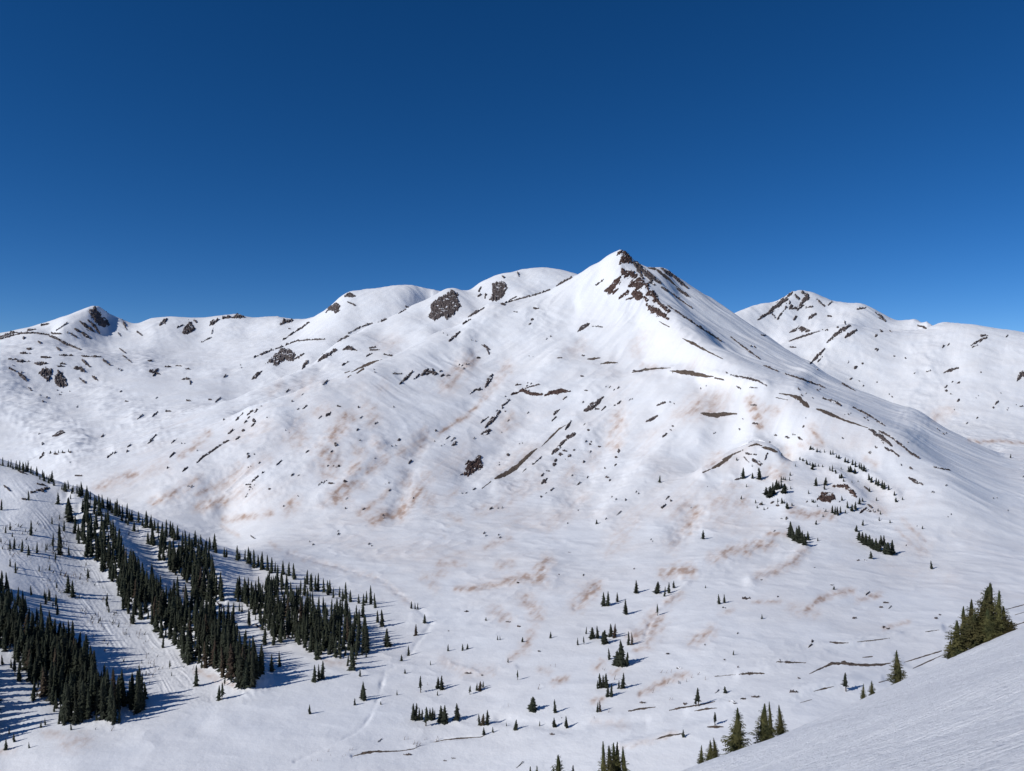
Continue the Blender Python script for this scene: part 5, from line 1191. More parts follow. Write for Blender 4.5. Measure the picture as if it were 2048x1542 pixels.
# every tree that stands clear of the forest: (base u, base v, height, kind); label; group
LONE = "conifers on the open valley snow"
TREES = [
    ("three small firs beside the snow bank at the bend of the stream", LONE, [(822, 1217, 15, 'slim'), (830, 1218, 13, 'slim'), (835.5, 1219, 14, 'slim')]),
    ("rounded dark fir leaning over the notch of the stream bed", LONE, [(849, 1246, 18, 'full')]),
    ("single fir with a long shadow just below the rounded streamside fir", LONE, [(832, 1271, 23, 'full')]),
    ("shorter of the two firs standing together outside the forest tip", LONE, [(755, 1245, 24, 'slim')]),
    ("taller of the two firs standing together outside the forest tip, on a bare stem", LONE, [(764, 1253, 34, 'slim')]),
    ("tall dark fir casting two long shadow bars beside the forest tip", LONE, [(774, 1292, 35, 'full')]),
    ("medium fir on the bank above the small rounded fir", LONE, [(817, 1311, 20, 'full')]),
    ("small rounded fir on the bank between forest tip and stream", LONE, [(803, 1322, 13, 'full')]),
    ("tiny thin fir beside the dark scrub at the stream bank", LONE, [(810, 1347, 10, 'dwarf')]),
    ("tiny thin fir alone east of the stream bank scrub", LONE, [(861, 1330, 9, 'slim')]),
    ("small pointed fir alone below the last firs of the forest", LONE, [(720, 1353, 15, 'slim')]),
    ("dense dark double fir with a broad shadow on the open snow", LONE, [(728, 1401, 38, 'full'), (723, 1397, 27, 'slim')]),
    ("small pointed fir beside the dense double fir", LONE, [(710, 1410, 14, 'slim')]),
    ("tiny fir between the dense double fir and the tall thin pine", LONE, [(794, 1390, 10, 'slim')]),
    ("tiny bush like fir above the stream bed", LONE, [(761, 1409, 7, 'dwarf')]),
    ("tall thin pine with gappy branches west of the twin firs", LONE, [(841, 1385, 33, 'bare')]),
    ("twin firs standing over a bare earth mark, on the valley snow", LONE, [(876, 1376, 23, 'full'), (883, 1379, 28, 'full')]),
    ("tiny fir just below the twin firs", LONE, [(875, 1391, 9, 'slim')]),
    ("lone fir with a thin shadow on the wide snowfield of the near valley", LONE, [(619, 1428, 19, 'full')]),
    ("small pointed fir nearest the smooth snow bowl, west of a small pair", LONE, [(896, 1302, 14, 'full')]),
    ("pair of small pointed firs beside the smooth snow bowl", LONE, [(925, 1301, 14, 'full'), (935, 1298, 11, 'full')]),
    ("very small fir beside a brown dust patch in mid valley", LONE, [(972, 1241, 7, 'dwarf')]),
    ("tiny firs on a short dark strip in mid valley", LONE, [(995, 1280, 9, 'slim'), (1000, 1280, 9, 'slim')]),
    ("round dark bush beside the dust stained hollow", LONE, [(1045, 1284, 10, 'wide')]),
    ("stubby rounded fir alone above the cluster on the hummock", LONE, [(1101, 1276, 13, 'full')]),
    ("brownish sapling at the end of the dust stained hollow", LONE, [(1016, 1325, 10, 'slim')]),
    ("small pine with a bare lower stem alone in mid valley", LONE, [(1035, 1360, 20, 'bare')]),
    ("gappy fir standing before the close row of three", LONE, [(940, 1389, 18, 'bare')]),
    ("close row of three small firs with long joined shadows", LONE, [(954, 1381, 15, 'full'), (960, 1381, 19, 'full'), (966, 1375, 13, 'slim')]),
    ("broad dark cone shaped spruce alone on the snow", LONE, [(1066, 1421, 28, 'wide')]),
    ("slender fir east of the broad cone shaped spruce", LONE, [(1110, 1425, 27, 'slim')]),
    ("narrow double fir with a bent dead branch", LONE, [(1195, 1424, 20, 'slim'), (1200, 1423, 22, 'slim')]),
    ("one of the dark firs in the long straight row near the stream", "firs of the long row near the stream", [(826, 1440, 33, 'slim'), (832, 1440, 33, 'slim'), (838.5, 1440, 25, 'slim'), (844, 1440, 22, 'slim'), (860, 1440, 24, 'slim'), (865, 1440, 25, 'slim'), (869, 1439, 19, 'slim')]),
    ("pine with pale bare trunks in the middle of the long fir row", LONE, [(852, 1452, 38, 'bare')]),
    ("dense pair of dark firs east of the long fir row", LONE, [(882, 1444, 33, 'full'), (889.5, 1445, 35, 'full')]),
    ("smooth oval fir with a long slanting shadow beside the dense pair", LONE, [(914, 1440, 33, 'full')]),
    ("ragged group of three firs with a dead stick beside it", LONE, [(959, 1450, 22, 'slim'), (966, 1450, 23, 'full'), (975, 1449, 29, 'full')]),
    ("small pointed fir at the head of the stream cut", LONE, [(968, 1470, 16, 'full')]),
    ("small fir with twigs beside the head of the stream cut", LONE, [(986, 1465, 12, 'full')]),
    ("sapling west of the small spreading spruce", LONE, [(1013, 1452, 8, 'slim')]),
    ("small spreading spruce on the brow above the smooth snow", LONE, [(1031, 1459, 20, 'full')]),
    ("reddish sapling on the thin dark strip of the brow", LONE, [(1079, 1452, 11, 'slim')]),
    ("pointed fir with a white snow hollow beside it", LONE, [(1109, 1454, 19, 'full')]),
    ("taller pointed fir at the end of the snow hollow", LONE, [(1133, 1456, 24, 'full')]),
    ("close pair of dark firs highest on the open slope", LONE, [(1207, 1212, 28, 'full'), (1215.5, 1212, 30, 'full')]),
    ("small rounded fir just behind the highest close pair", LONE, [(1234.6, 1203.6, 19, 'full')]),
    ("stout dark fir below the highest close pair", LONE, [(1251.6, 1229, 31, 'full')]),
    ("oval fir above the stout dark fir", LONE, [(1272.6, 1186, 26, 'full')]),
    ("broad dark fir heading the small group under the dust band", LONE, [(1314.5, 1186, 23, 'wide')]),
    ("three firs stepping up the slope under the dust band", LONE, [(1329, 1193, 20, 'slim'), (1338, 1186, 22, 'full'), (1347.5, 1176, 15, 'full')]),
    ("pine on a bare reddish stem above the dust stain", LONE, [(1314.5, 1231, 23, 'bare')]),
    ("small dark pair of firs on the open slope under the knoll", LONE, [(1438, 1208, 20, 'full'), (1449, 1206, 18, 'full')]),
    ("small slim fir uphill of the hummock thicket", LONE, [(1172, 1268, 15, 'slim')]),
    ("pointed sapling downhill of the hummock thicket", LONE, [(1155, 1290, 15, 'slim')]),
    ("gappy sapling with a short shadow beside the hummock thicket", LONE, [(1168, 1289, 16, 'bare')]),
    ("one of the dark firs crowded in the hummock thicket", "firs of the hummock thicket", [(1184, 1277, 22, 'wide'), (1195, 1277, 26, 'full'), (1209, 1287, 27, 'wide'), (1205, 1283, 20, 'full'), (1222, 1273, 26, 'full'), (1229, 1275, 28, 'full')]),
    ("pair of narrow firs with barred shadows east of the hummock thicket", LONE, [(1257, 1290, 27, 'slim'), (1264, 1290, 25, 'slim')]),
    ("narrow fir standing before the tallest valley spruce", LONE, [(1218, 1319, 23, 'slim')]),
    ("tallest spruce of the valley, a dark spire above lower firs", LONE, [(1242, 1331, 51, 'full')]),
    ("lower dark fir huddled at the side of the tallest valley spruce", "firs around the tallest valley spruce", [(1234, 1330, 28, 'wide'), (1253, 1332, 28, 'full'), (1247, 1333, 20, 'full')]),
    ("one of the dark firs in the square block below the tallest spruce", "firs of the square block", [(1201, 1375, 28, 'full'), (1206, 1375, 25, 'slim'), (1212, 1375, 29, 'full'), (1195, 1377, 17, 'full')]),
    ("slender fir with a stubby companion beside the square block", LONE, [(1245, 1377, 33, 'slim'), (1238, 1377, 17, 'full')]),
    ("pair of short firs at the foot of the square block", LONE, [(1215.5, 1393, 24, 'full'), (1223, 1393, 26, 'full')]),
    ("round topped pine on several pale bare trunks over the dark strip", LONE, [(1397, 1412, 36, 'bare'), (1391, 1413, 20, 'bare')]),
    ("low dark bush alone beside the thawed marks", LONE, [(1450, 1386, 13, 'wide')]),
    ("thin pale trunked pine in a ring of thawed ground", LONE, [(1430, 1450, 26, 'bare')]),
    ("twiggy grey scrub on the dark thawed strip", LONE, [(1366.6, 1474, 15, 'dwarf')]),
    ("tiny sapling on the bare slope under the knoll", LONE, [(1524, 1238, 10, 'dwarf')]),
    ("tiny pointed sapling in the middle of the east valley snow", LONE, [(1467, 1310, 10, 'slim')]),
    ("dark pine on a bare trunk close above the near slope edge", LONE, [(1691.5, 1382.5, 36, 'bare')]),
    ("small dark fir with a mat of low boughs under the shaded flank", LONE, [(1863, 1138, 17, 'full')]),
    ("round dark shrub above the curved dust streak", LONE, [(1668, 1179, 7, 'wide')]),
    ("small fir alone on the snow below the western knoll", LONE, [(1406, 1078, 18, 'full')]),
    ("small sapling west of the round dark shrub", LONE, [(1411, 1176, 6, 'dwarf')]),
    ("one of the dark firs in the bushy clump under the western knoll", "firs of the bushy clump", [(1532, 990, 16, 'wide'), (1541, 993, 21, 'wide'), (1545, 979, 15, 'slim'), (1553, 978, 19, 'full'), (1558, 978, 17, 'full'), (1563, 976, 13, 'full'), (1569, 985, 18, 'wide'), (1548, 988, 16, 'wide')]),
    ("brownish fir at the dust patch on the western knoll", LONE, [(1518.7, 958.7, 23, 'full')]),
    ("dark fir on the snowy front of the western knoll", LONE, [(1486, 957, 22, 'full')]),
    ("small fir between the two firs on the front of the western knoll", LONE, [(1505, 957, 12, 'full')]),
    ("small dark firs scattered under the bushy clump", LONE, [(1564, 1007, 12, 'full'), (1555.5, 1004, 8, 'full'), (1574.5, 1017, 12, 'wide'), (1524, 1010, 8, 'dwarf')]),
    ("paired firs on the white slope above the blocky red outcrop", LONE, [(1631.7, 971, 17, 'full'), (1650.7, 970, 16, 'full'), (1649, 979, 12, 'slim')]),
    ("one of the dark firs in the comb of trees along the knoll crest", "firs along the knoll crest", [
        (1621, 899, 8, 'wide'), (1626, 900, 7, 'full'), (1634, 904, 8, 'full'), (1640, 905, 6, 'full'), (1649, 905, 7, 'slim'), (1661, 909, 9, 'full'), (1666, 909, 10, 'slim'), (1673, 915, 7, 'full'), (1678, 917, 8, 'wide'), (1690, 924, 10, 'full'),
        (1696, 926, 9, 'full'), (1705, 930, 12, 'slim'), (1711, 934, 12, 'full'), (1719, 937, 13, 'slim'), (1723, 939, 14, 'slim'), (1728, 942, 13, 'full'), (1732, 944, 9, 'slim'), (1738, 960, 14, 'full'), (1743, 965, 12, 'full'), (1752, 969, 14, 'slim'),
        (1757, 971, 13, 'full'), (1764, 975, 15, 'full'), (1768, 978, 14, 'full'), (1777, 980, 11, 'slim'), (1789, 991, 9, 'full'), (1805, 1000, 7, 'full'), (1792, 1004, 9, 'wide')]),
    ("one of the low firs in the second comb below the knoll crest", "firs of the second comb", [
        (1600, 920, 7, 'full'), (1606, 922, 6, 'wide'), (1614, 929, 10, 'full'), (1620, 931, 9, 'slim'), (1625, 934, 10, 'full'), (1631, 933, 8, 'slim'), (1637, 933, 6, 'full'), (1645, 934, 5, 'full'), (1660, 941, 9, 'slim'), (1665, 943, 8, 'full'),
        (1672, 947, 8, 'full'), (1683, 956, 9, 'wide'), (1625, 939, 9, 'wide'), (1701, 944, 13, 'wide'), (1710, 947, 11, 'wide'), (1697, 940, 9, 'full')]),
    ("dark fir among the ragged rocks at the foot of the eastern knoll", "firs among the rocks of the eastern knoll", [(1695, 1016, 14, 'full'), (1704, 1022, 14, 'full'), (1711, 1018, 15, 'full'), (1719, 1008, 13, 'full'), (1684, 1001, 10, 'full'), (1725, 1003, 8, 'full')]),
    ("small fir in the tight tuft below the blocky red outcrop", "firs of the tight tuft", [(1665, 1026, 15, 'slim'), (1670, 1029, 17, 'slim'), (1675, 1029, 16, 'slim'), (1681, 1026, 14, 'slim')]),
    ("one of the dark firs in the wedge shaped grove on the slope", "firs of the wedge shaped grove", [(1581, 1075, 32, 'full'), (1588, 1081, 27, 'full'), (1594, 1084, 30, 'full'), (1598, 1078, 28, 'full'), (1603, 1086, 22, 'wide'), (1609, 1090, 22, 'full'), (1616, 1080, 18, 'full'), (1604, 1075, 14, 'full')]),
    ("small fir above the wedge shaped grove", LONE, [(1632, 1049, 9, 'full')]),
    ("tiny fir beside the wedge shaped grove", LONE, [(1635.5, 1082, 7, 'full')]),
    ("one of the dark firs in the long grove at the edge of the grey flank", "firs of the long grove", [(1719, 1081, 20, 'full'), (1725, 1086, 22, 'full'), (1731, 1090, 24, 'full'), (1738, 1092, 22, 'full'), (1744, 1097, 20, 'wide'), (1752, 1100, 24, 'full'), (1758, 1102, 22, 'full'), (1763, 1092, 22, 'full'), (1768, 1090, 20, 'full'), (1769, 1106, 22, 'full'), (1776, 1109, 24, 'wide'), (1785, 1108, 28, 'full')]),
    ("small pointed fir at the upper end of the long grove", LONE, [(1713, 1063, 13, 'full')]),
    ("small tufted fir uphill of the long grove", LONE, [(1725.6, 1051, 12, 'full')]),
    ("pointed fir alone just below the long grove", LONE, [(1742, 1117, 15, 'full')]),
    ("tiny firs dotted on the grey snow beside the long grove", LONE, [(1780, 1046, 7, 'full'), (1845, 1058, 7, 'full')]),
    ("small dark fir standing on the lit face between rocks", LONE, [(1193, 1048, 9, 'wide')]),
    ("dark stunted fir on the lit face above the knoll", LONE, [(1320, 965, 15, 'dwarf')]),
    ("tiny dark fir far out on the grey snow near the col", LONE, [(2021, 916, 9, 'full')]),
    ("small dark firs by the frozen notch at the valley head", LONE, [(101, 907, 6, 'wide'), (110, 907, 6, 'full'), (117, 906, 7, 'full'), (125, 906, 6, 'wide'), (137, 904, 7, 'full')]),
]
for lab, grp, tr in TREES:
    tr_group = grp
    for u, v, h, kd in tr:
        if len(tr) > 1 and grp == LONE:
            tr_group = lab
        x, y, z = ground(u, v)
        hm = h * y / F
        if 1470 < u < 1830 and v < 1125:
            h *= 1.22
        nm = "spruce_tree" if h >= 9 else "dwarf_spruce"
        o = plant(nm, (x, y, z - 0.02 * hm), hm * 1.05, kd, lab, "tree", tr_group, parts=h >= 17)
        k = 1.5 if 1470 < u < 1830 and v < 1125 else 1.2
        o.scale = (o.scale[0] * k, o.scale[1] * k, o.scale[2])

# low shrubs crouching on the two knolls
for k in range(46):
    while True:
        u, v = rf0.uniform(1470, 1770), rf0.uniform(905, 1045)
        if perlin(np.array([u / 26]), np.array([v / 20]), 39)[0] > 0.05 and v > 900 + max(0.0, u - 1640) * 0.45:
            break
    x, y, z = ground(u, v)
    h = rf0.uniform(4.5, 9.5)
    plant("dwarf_spruce", (x, y, z - 0.05), h * y / F, rf0.choice(('wide', 'dwarf', 'wide')), "low dark shrub spruce among the rocks and snow of the two knolls", "shrub", "shrubs on the two knolls", parts=False)

# trees on the near slope: (u, v of the tip, metres beyond the brow, kind, widening)
NEAR = [
    ("tall full spruce standing alone on the brow of the near slope", None, [(1472, 1411, 1.0, 'near', 1.0)]),
    ("broad reddish tipped spruce of the brow group of three", None, [(1528, 1408, 1.5, 'near', 1.15)]),
    ("thin spire in the middle of the brow group of three", None, [(1541, 1404, 3.5, 'nearslim', 0.9)]),
    ("shorter reddish spruce at the end of the brow group of three", None, [(1561, 1410, 1.0, 'near', 1.1)]),
    ("small spruce at the low end of the brow", None, [(1402, 1490, 2.5, 'near', 0.8)]),
    ("paired bushy spruces on the brow beside the tall full spruce", "paired bushy spruces on the brow", [(1420, 1478, 2.0, 'near', 0.95), (1431, 1474, 1.0, 'near', 1.1)]),
    ("shapely small spruce with tiered boughs alone on the brow", None, [(1795, 1300, 0.8, 'near', 1.0)]),
    ("short narrow spruce beside a slightly broader one on the brow", None, [(1726, 1366, 1.5, 'near', 0.85)]),
    ("broad short spruce with a reddish tint on the brow", None, [(1744, 1360, 0.6, 'near', 1.25)]),
    ("one of the olive spruces in the big wind shaped clump on the slope", "spruces of the big wind shaped clump", [
        (1900, 1280, 0.8, 'near', 1.5), (1915, 1240, 0.5, 'nearbig', 1.15), (1926, 1212, 1.5, 'nearslim', 1.05), (1944, 1197, 1.8, 'nearbig', 0.85), (1967, 1172, 1.2, 'nearbig', 0.9), (1981, 1165, 0.6, 'nearbig', 0.9), (1998, 1178, 1.4, 'nearbig', 0.85), (2010, 1212, 1.2, 'nearbig', 1.1), (2022, 1240, 0.6, 'near', 1.6), (1950, 1225, 0.0, 'nearbig', 1.1), (1975, 1215, 0.0, 'nearbig', 1.2)]),
    ("dense olive spruce with many tips poking up at the bottom edge", "spruces of the many tipped clump", [(1212, 1484, 1.5, 'nearslim', 1.0), (1222, 1489, 0.5, 'nearbig', 0.7), (1231, 1484, 1.5, 'nearbig', 0.75), (1237, 1481, 2.0, 'nearslim', 1.0), (1250, 1493, 0.5, 'nearslim', 1.2)]),
    ("broad spruce top poking up beside two small tips", None, [(1123, 1509, 0.5, 'nearbig', 0.8)]),
    ("small spruce tip beside the broad spruce top", "small spruce tips at the bottom edge", [(1057, 1531, 1.0, 'nearslim', 0.9), (1075, 1530, 1.0, 'near', 0.7), (1103, 1534, 1.0, 'nearslim', 0.9), (1147, 1530, 1.0, 'nearslim', 0.9)]),
]
yy_ = np.linspace(25, 140, 1200)
for lab, grp, tr in NEAR:
    for u, vt, beyond, kd, wide in tr:
        xx_ = (u - CU) / F * yy_
        vv_ = CV - slope_z(xx_, yy_) / yy_ * F
        yb = yy_[vv_.argmin()] + beyond
        xb = (u - CU) / F * yb
        zb = float(slope_z(np.array([xb]), np.array([yb]))[0])
        hm = (CV - vt) / F * yb - zb + 0.1
        o = plant("spruce_tree", (xb, yb, zb - 0.1), hm, kd, lab, "tree", grp)
        o.scale = (o.scale[0] * wide, o.scale[1] * wide, hm)

# the forest on the near west spur: outlines of where the stems stand, with the height at their top and foot, and the spacing
FOREST = [
    ("dark conifer in the lowest block of the forest, tall and close set", 'a', [(-70, 1170), (-20, 1172), (12, 1182), (45, 1218), (100, 1264), (150, 1298), (204, 1358), (240, 1412), (232, 1446), (180, 1440), (130, 1449), (104, 1424), (85, 1386), (62, 1362), (28, 1318), (-5, 1300), (-70, 1290)], (40, 64), 9.0),
    ("dark conifer at the tip of the lowest forest block, with long shadows on open snow", 'b', [(240, 1395), (288, 1393), (290, 1410), (262, 1425), (240, 1412)], (58, 62), 9),
    ("dark conifer in the upper wedge of the forested slope", 'c', [(165, 1012), (192, 1018), (216, 1058), (236, 1092), (252, 1122), (276, 1150), (262, 1196), (236, 1196), (222, 1160), (196, 1128), (172, 1108), (152, 1084), (168, 1052)], (30, 46), 8.2),
    ("dark conifer in the broad central band of the forested slope", 'd', [(262, 1150), (300, 1166), (330, 1190), (360, 1212), (402, 1216), (450, 1240), (472, 1266), (482, 1292), (512, 1322), (524, 1364), (488, 1374), (458, 1360), (430, 1346), (412, 1332), (384, 1332), (372, 1312), (342, 1292), (312, 1258), (276, 1232), (240, 1202)], (36, 58), 8.4),
    ("dark conifer in the strip between the two open snow lanes", 'e', [(302, 1070), (330, 1080), (346, 1100), (382, 1102), (402, 1112), (430, 1140), (434, 1165), (446, 1190), (448, 1206), (422, 1206), (396, 1190), (370, 1170), (346, 1150), (330, 1130), (312, 1102)], (30, 46), 8.2),
    ("dark conifer in the crowded eastern block of the forest", 'f', [(474, 1186), (500, 1190), (522, 1176), (560, 1166), (600, 1190), (612, 1206), (616, 1240), (614, 1284), (598, 1296), (572, 1281), (556, 1286), (538, 1270), (510, 1241), (490, 1212)], (32, 46), 7.8),
    ("dark conifer near the eastern tip of the forest", 'g', [(614, 1206), (642, 1230), (672, 1216), (702, 1246), (722, 1261), (750, 1290), (736, 1310), (720, 1325), (704, 1338), (690, 1320), (668, 1310), (640, 1312), (618, 1308), (600, 1298), (618, 1284)], (34, 48), 8.6),
    ("dark conifer at the western edge of the snow shelf", 'w', [(-120, 1330), (-14, 1345), (-14, 1480), (-120, 1500)], (55, 75), 15),
]
ROWS = [
    ("small dark conifer in the row along the upper brow of the spur", 'h', [(4, 930), (24, 934), (60, 944), (90, 956), (112, 966)], 20, 4.6, (15, 22)),
    ("dark conifer in the row along the middle brow of the spur", 'i', [(120, 970), (150, 984), (190, 1002), (232, 1022)], 30, 5.2, (17, 27)),
    ("dark conifer in the row along the lower brow of the spur", 'j', [(226, 1022), (262, 1036), (290, 1046), (318, 1060), (360, 1078), (392, 1092)], 30, 6.0, (24, 34)),
    ("dark conifer in the thin groups where the brow meets the valley", 'k', [(398, 1086), (430, 1098), (452, 1108), (492, 1118), (506, 1128), (556, 1144), (592, 1152)], 30, 8.0, (22, 34)),
    ("dark conifer in the outer line of the forest facing the valley", 'l', [(612, 1166), (642, 1178), (672, 1190), (690, 1196), (720, 1202), (754, 1209)], 30, 7.2, (24, 34)),
]
SINGLE_F = [(68, 1400, 46, 'slim'), (3, 1020, 22, 'slim'), (62, 1070, 30, 'slim'), (20, 1060, 16, 'slim'), (20, 1098, 20, 'slim'), (28, 1098, 24, 'slim'), (44, 1104, 26, 'slim'), (74, 1106, 22, 'slim'), (57, 1110, 22, 'full'), (104, 1048, 16, 'slim'), (106, 1092, 26, 'slim'),
            (119, 1110, 64, 'slim'), (128, 1062, 22, 'slim'), (116, 1008, 24, 'full'), (140, 1042, 48, 'full'), (135, 1028, 32, 'full'), (150, 1066, 36, 'slim'), (174, 1044, 32, 'slim'), (180, 1048, 22, 'slim'), (57, 1000, 20, 'slim'), (141, 998, 10, 'slim'), (160, 1072, 18, 'slim'),
            (244, 1042, 18, 'full'), (252, 1046, 16, 'full'), (256, 1050, 14, 'full'), (268, 1062, 22, 'full'), (276, 1064, 12, 'slim'), (236, 1034, 8, 'slim'), (258, 1070, 9, 'slim'), (296, 1086, 24, 'full'), (303, 1089, 26, 'full'), (331, 1080, 10, 'slim'), (347, 1088, 9, 'slim'),
            (176, 1164, 28, 'bare'), (136, 1186, 38, 'full'), (145, 1194, 34, 'full'), (62, 1190, 20, 'slim'), (266, 1248, 36, 'slim'), (262, 1246, 22, 'slim'), (326, 1296, 26, 'slim'), (376, 1330, 26, 'slim'), (543, 1342, 34, 'full'), (559, 1333, 31, 'slim'), (629, 1363, 34, 'full'), (638, 1360, 32, 'slim'), (645, 1357, 36, 'full'),
            (479, 1222, 18, 'slim'), (484, 1224, 16, 'slim'), (726, 1234, 38, 'slim'), (694, 1233, 40, 'full'), (622, 1182, 34, 'full'), (705, 1340, 46, 'full'), (634, 1318, 40, 'full'), (74, 1392, 12, 'full'), (82, 1455, 14, 'full'), (90, 1450, 15, 'slim'), (142, 1460, 16, 'slim'), (12, 1500, 24, 'full'), (28, 1484, 18, 'full'), (58, 1496, 13, 'slim'),
            (118, 1448, 24, 'slim'), (128, 1450, 22, 'full'), (18, 1468, 14, 'slim'), (268, 1430, 16, 'slim')]
S_LAB = "single conifer standing apart on the snow lanes of the forested slope"
woods = []
rf = random.Random(21)
for lab, key, pg, (h0, h1), sp in FOREST:
    us, vs = [p[0] for p in pg], [p[1] for p in pg]
    got = []
    for _ in range(6000):
        u, v = rf.uniform(min(us), max(us)), rf.uniform(min(vs), max(vs))
        edge = poly_sd(np.array([u]), np.array([v]), pg)[0] + 15 * perlin(np.array([u / 22]), np.array([v / 18]), 9)[0]
        if edge < 0 or (edge < 7 and rf.random() < 0.45) or (perlin(np.array([u / 17]), np.array([v / 15]), 19)[0] < -0.38):
            continue
        if any(((u - a) / 1.0) ** 2 + ((v - b) / 0.75) ** 2 < sp * sp for a, b in got):
            continue
        got.append((u, v))
        f = (v - min(vs)) / (max(vs) - min(vs))
        woods.append((u, v, (h0 + (h1 - h0) * f) * rf.choice((0.32, 0.45, 0.6, 0.72, 0.85, 0.95, 1.0, 1.1, 1.22)), rf.choice(('slim', 'slim', 'slim', 'full')), lab, "conifers of the forest block " + key))
for lab, key, pl, _n, sp, (h0, h1) in ROWS:
    for a, b in zip(pl[:-1], pl[1:]):
        L = math.hypot(b[0] - a[0], b[1] - a[1])
        for q in range(max(1, int(L / sp))):
            f = (q + rf.uniform(0.1, 0.9)) / max(1, int(L / sp))
            if rf.random() < 0.10:
                continue
            woods.append((a[0] + (b[0] - a[0]) * f, a[1] + (b[1] - a[1]) * f + rf.uniform(0.5, 8), rf.uniform(h0, h1) * rf.choice((0.7, 0.9, 1.0, 1.1)), rf.choice(('slim', 'full', 'full')), lab, "conifers of the brow " + key))
for _ in range(900):
    if sum(t[4] == S_LAB for t in woods) > 95:
        break
    u, v = rf.uniform(0, 640), rf.uniform(985, 1420)
    if v < 975 + 0.40 * u or v > 1455 - 0.10 * u or (u > 470 and v > 1300) or (u > 120 and v > 1090 + 0.9 * (u - 60) and v < 1240 + 0.75 * (u - 60)):
        continue
    if perlin(np.array([u / 40]), np.array([v / 40]), 29)[0] < 0.02:
        continue
    woods.append((u, v, (12 + (v - 985) * 0.06) * rf.uniform(0.5, 1.3), rf.choice(('slim', 'full', 'bare')), S_LAB, "single conifers of the forested slope"))
for u, v, h, kd in SINGLE_F:
    woods.append((u, v, h, kd, S_LAB, "single conifers of the forested slope"))
woods.sort(key=lambda t: -t[2])
acc_v, acc_f, acc_m, base = [], [], [], 0
n_f = 0
for k, (u, v, h, kd, lab, grp) in enumerate(woods):
    x, y, z = ground(u, v)
    if y > 1000:
        continue
    hm = h * y / F * 1.05
    if u > -12 and n_f < 260:
        n_f += 1
        plant("conifer_tree", (x, y, z - 0.03 * hm), hm, kd, lab, "tree", grp, parts=h >= 26)
    else:
        q = rf.randrange(NVAR[kd])
        cv, cf, tv, tf = TREES_NP[kd, q]
        a = rf.uniform(0, 6.28)
        Rm = np.array([[math.cos(a), -math.sin(a), 0], [math.sin(a), math.cos(a), 0], [0, 0, 1]])
        vv = (np.concatenate([cv, tv]) @ Rm.T) * hm + np.array([x, y, z - 0.03 * hm])
        acc_v.append(vv)
        acc_f.append(np.concatenate([cf, tf + len(cv)]) + base)
        acc_m.append(np.r_[np.zeros(len(cf)), np.ones(len(tf))])
        base += len(vv)
print("forest trees", len(woods), "as objects", n_f)
link("forest", mesh_np("forest", np.concatenate(acc_v), np.concatenate(acc_f), [M_NEEDLE, M_BARK], smooth=False, fmat=np.concatenate(acc_m)),
     "mass of smaller conifers filling in the forest and its brow", "forest", kind='stuff')

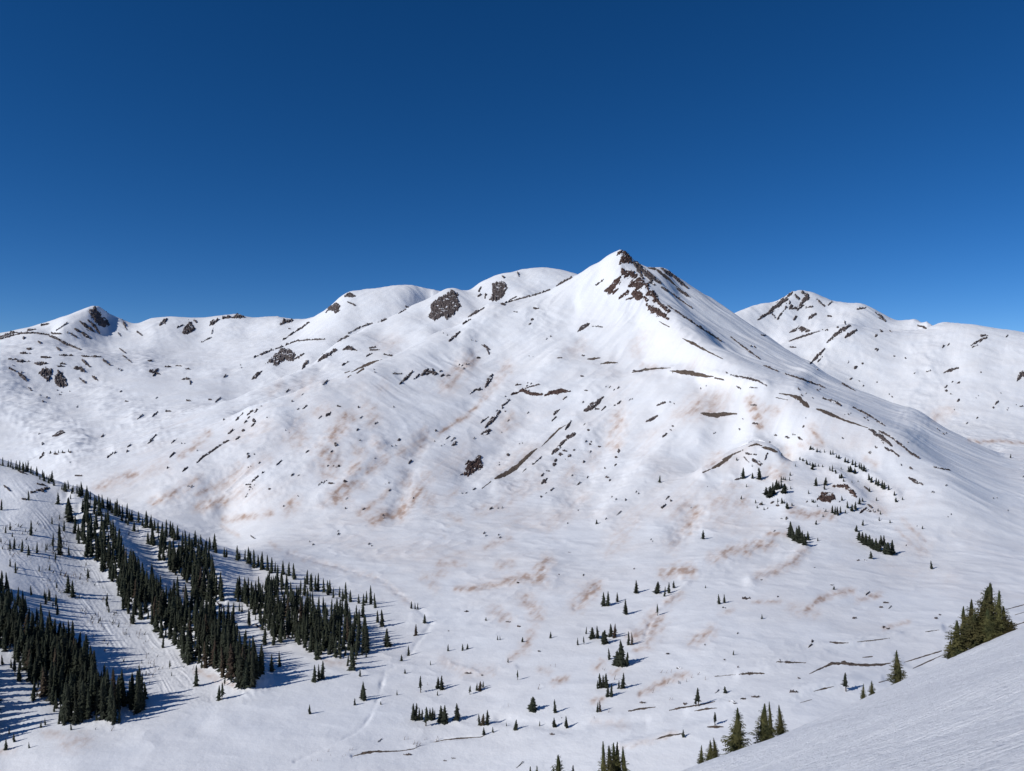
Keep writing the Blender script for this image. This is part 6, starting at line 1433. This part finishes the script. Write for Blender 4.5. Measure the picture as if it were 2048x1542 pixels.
# half buried dead stems and saplings in the avalanche lane
acc_v, acc_f, acc_m, base = [], [], [], 0
LANE = [(-10, 1050), (60, 1040), (120, 1070), (160, 1100), (230, 1210), (300, 1280), (330, 1350), (300, 1370), (240, 1330), (190, 1290), (140, 1230), (90, 1190), (40, 1150), (-10, 1120)]
spots = [(u, v, h) for u, v, h in ((808, 1480, 9), (816, 1479, 7), (826, 1489, 8), (832, 1493, 12), (829, 1487, 7), (838, 1491, 8), (848, 1480, 6), (853, 1478, 5), (873, 1482, 11), (877, 1479, 7), (703, 1500, 8), (699, 1501, 6), (655, 1504, 8), (622, 1522, 6), (635, 1522, 6), (684, 1513, 5), (690, 1511, 5), (660, 1512, 5),
                                  (855, 1370, 6), (1076, 1379, 12), (1228, 1360, 13), (1305, 1386, 10), (1321, 1346, 10), (1332, 1347, 7), (1342, 1345, 8), (1383, 1356, 9), (1395, 1350, 9), (1410, 1360, 9), (1373, 1364, 8), (1335, 1368, 9), (1339, 1400, 7), (1344, 1400, 6), (1188, 1437, 6), (1217, 1425, 8), (1110, 1334, 7), (1101, 1332, 5), (1080, 1341, 5), (1208, 1341, 7), (1205, 1339, 6),
                                  (1016, 1414, 7), (953, 1441, 10), (222, 1462, 13), (250, 1462, 5), (190, 1459, 6), (82, 1403, 7), (92, 1403, 6), (385, 1340, 12), (367, 1335, 6), (343, 1352, 9), (304, 1354, 12), (292, 1350, 10), (1194, 1421, 13), (1085, 1340, 4))]
for _ in range(2600):
    if len(spots) > 330:
        break
    u, v = rf.uniform(-10, 335), rf.uniform(1035, 1375)
    if poly_sd(np.array([u]), np.array([v]), LANE)[0] < 0:
        continue
    if perlin(np.array([u / 34]), np.array([v / 28]), 5)[0] < -0.12:
        continue
    spots.append((u, v, rf.uniform(4, 9) * rf.choice((0.8, 1, 1, 1.4))))
for u, v, h in spots:
    x, y, z = ground(u, v)
    hm = h * y / F
    a, tl, ta = rf.uniform(0, 6.28), rf.uniform(0, 0.6), rf.uniform(-0.6, 0.6)
    if rf.random() < 0.62 or u > 400:
        vv, ff = SNAGS[rf.randrange(6)]
        mt = 2
        mi = np.full(len(ff), 2)
    else:
        cv, cf, tv, tf = TREES_NP['slim', rf.randrange(6)]
        vv, ff = np.concatenate([cv, tv]), np.concatenate([cf, tf + len(cv)])
        mi = np.r_[np.zeros(len(cf)), np.ones(len(tf))]
    ct, s_t = math.cos(tl), math.sin(tl)
    Rz = np.array([[math.cos(a), -math.sin(a), 0], [math.sin(a), math.cos(a), 0], [0, 0, 1]])
    Rt = np.array([[ct, 0, s_t], [0, 1, 0], [-s_t, 0, ct]])
    vv = (vv @ Rz.T @ Rt.T) * hm + np.array([x, y, z - 0.05 * hm])
    acc_v.append(vv)
    acc_f.append(ff + base)
    acc_m.append(mi)
    base += len(vv)
link("dead_saplings", mesh_np("dead_saplings", np.concatenate(acc_v), np.concatenate(acc_f), [M_NEEDLE, M_BARK, M_DEAD], smooth=False, fmat=np.concatenate(acc_m)),
     "scatter of bent dead stems and half buried saplings in the old snow lane and along the stream", "dead saplings", kind='stuff')
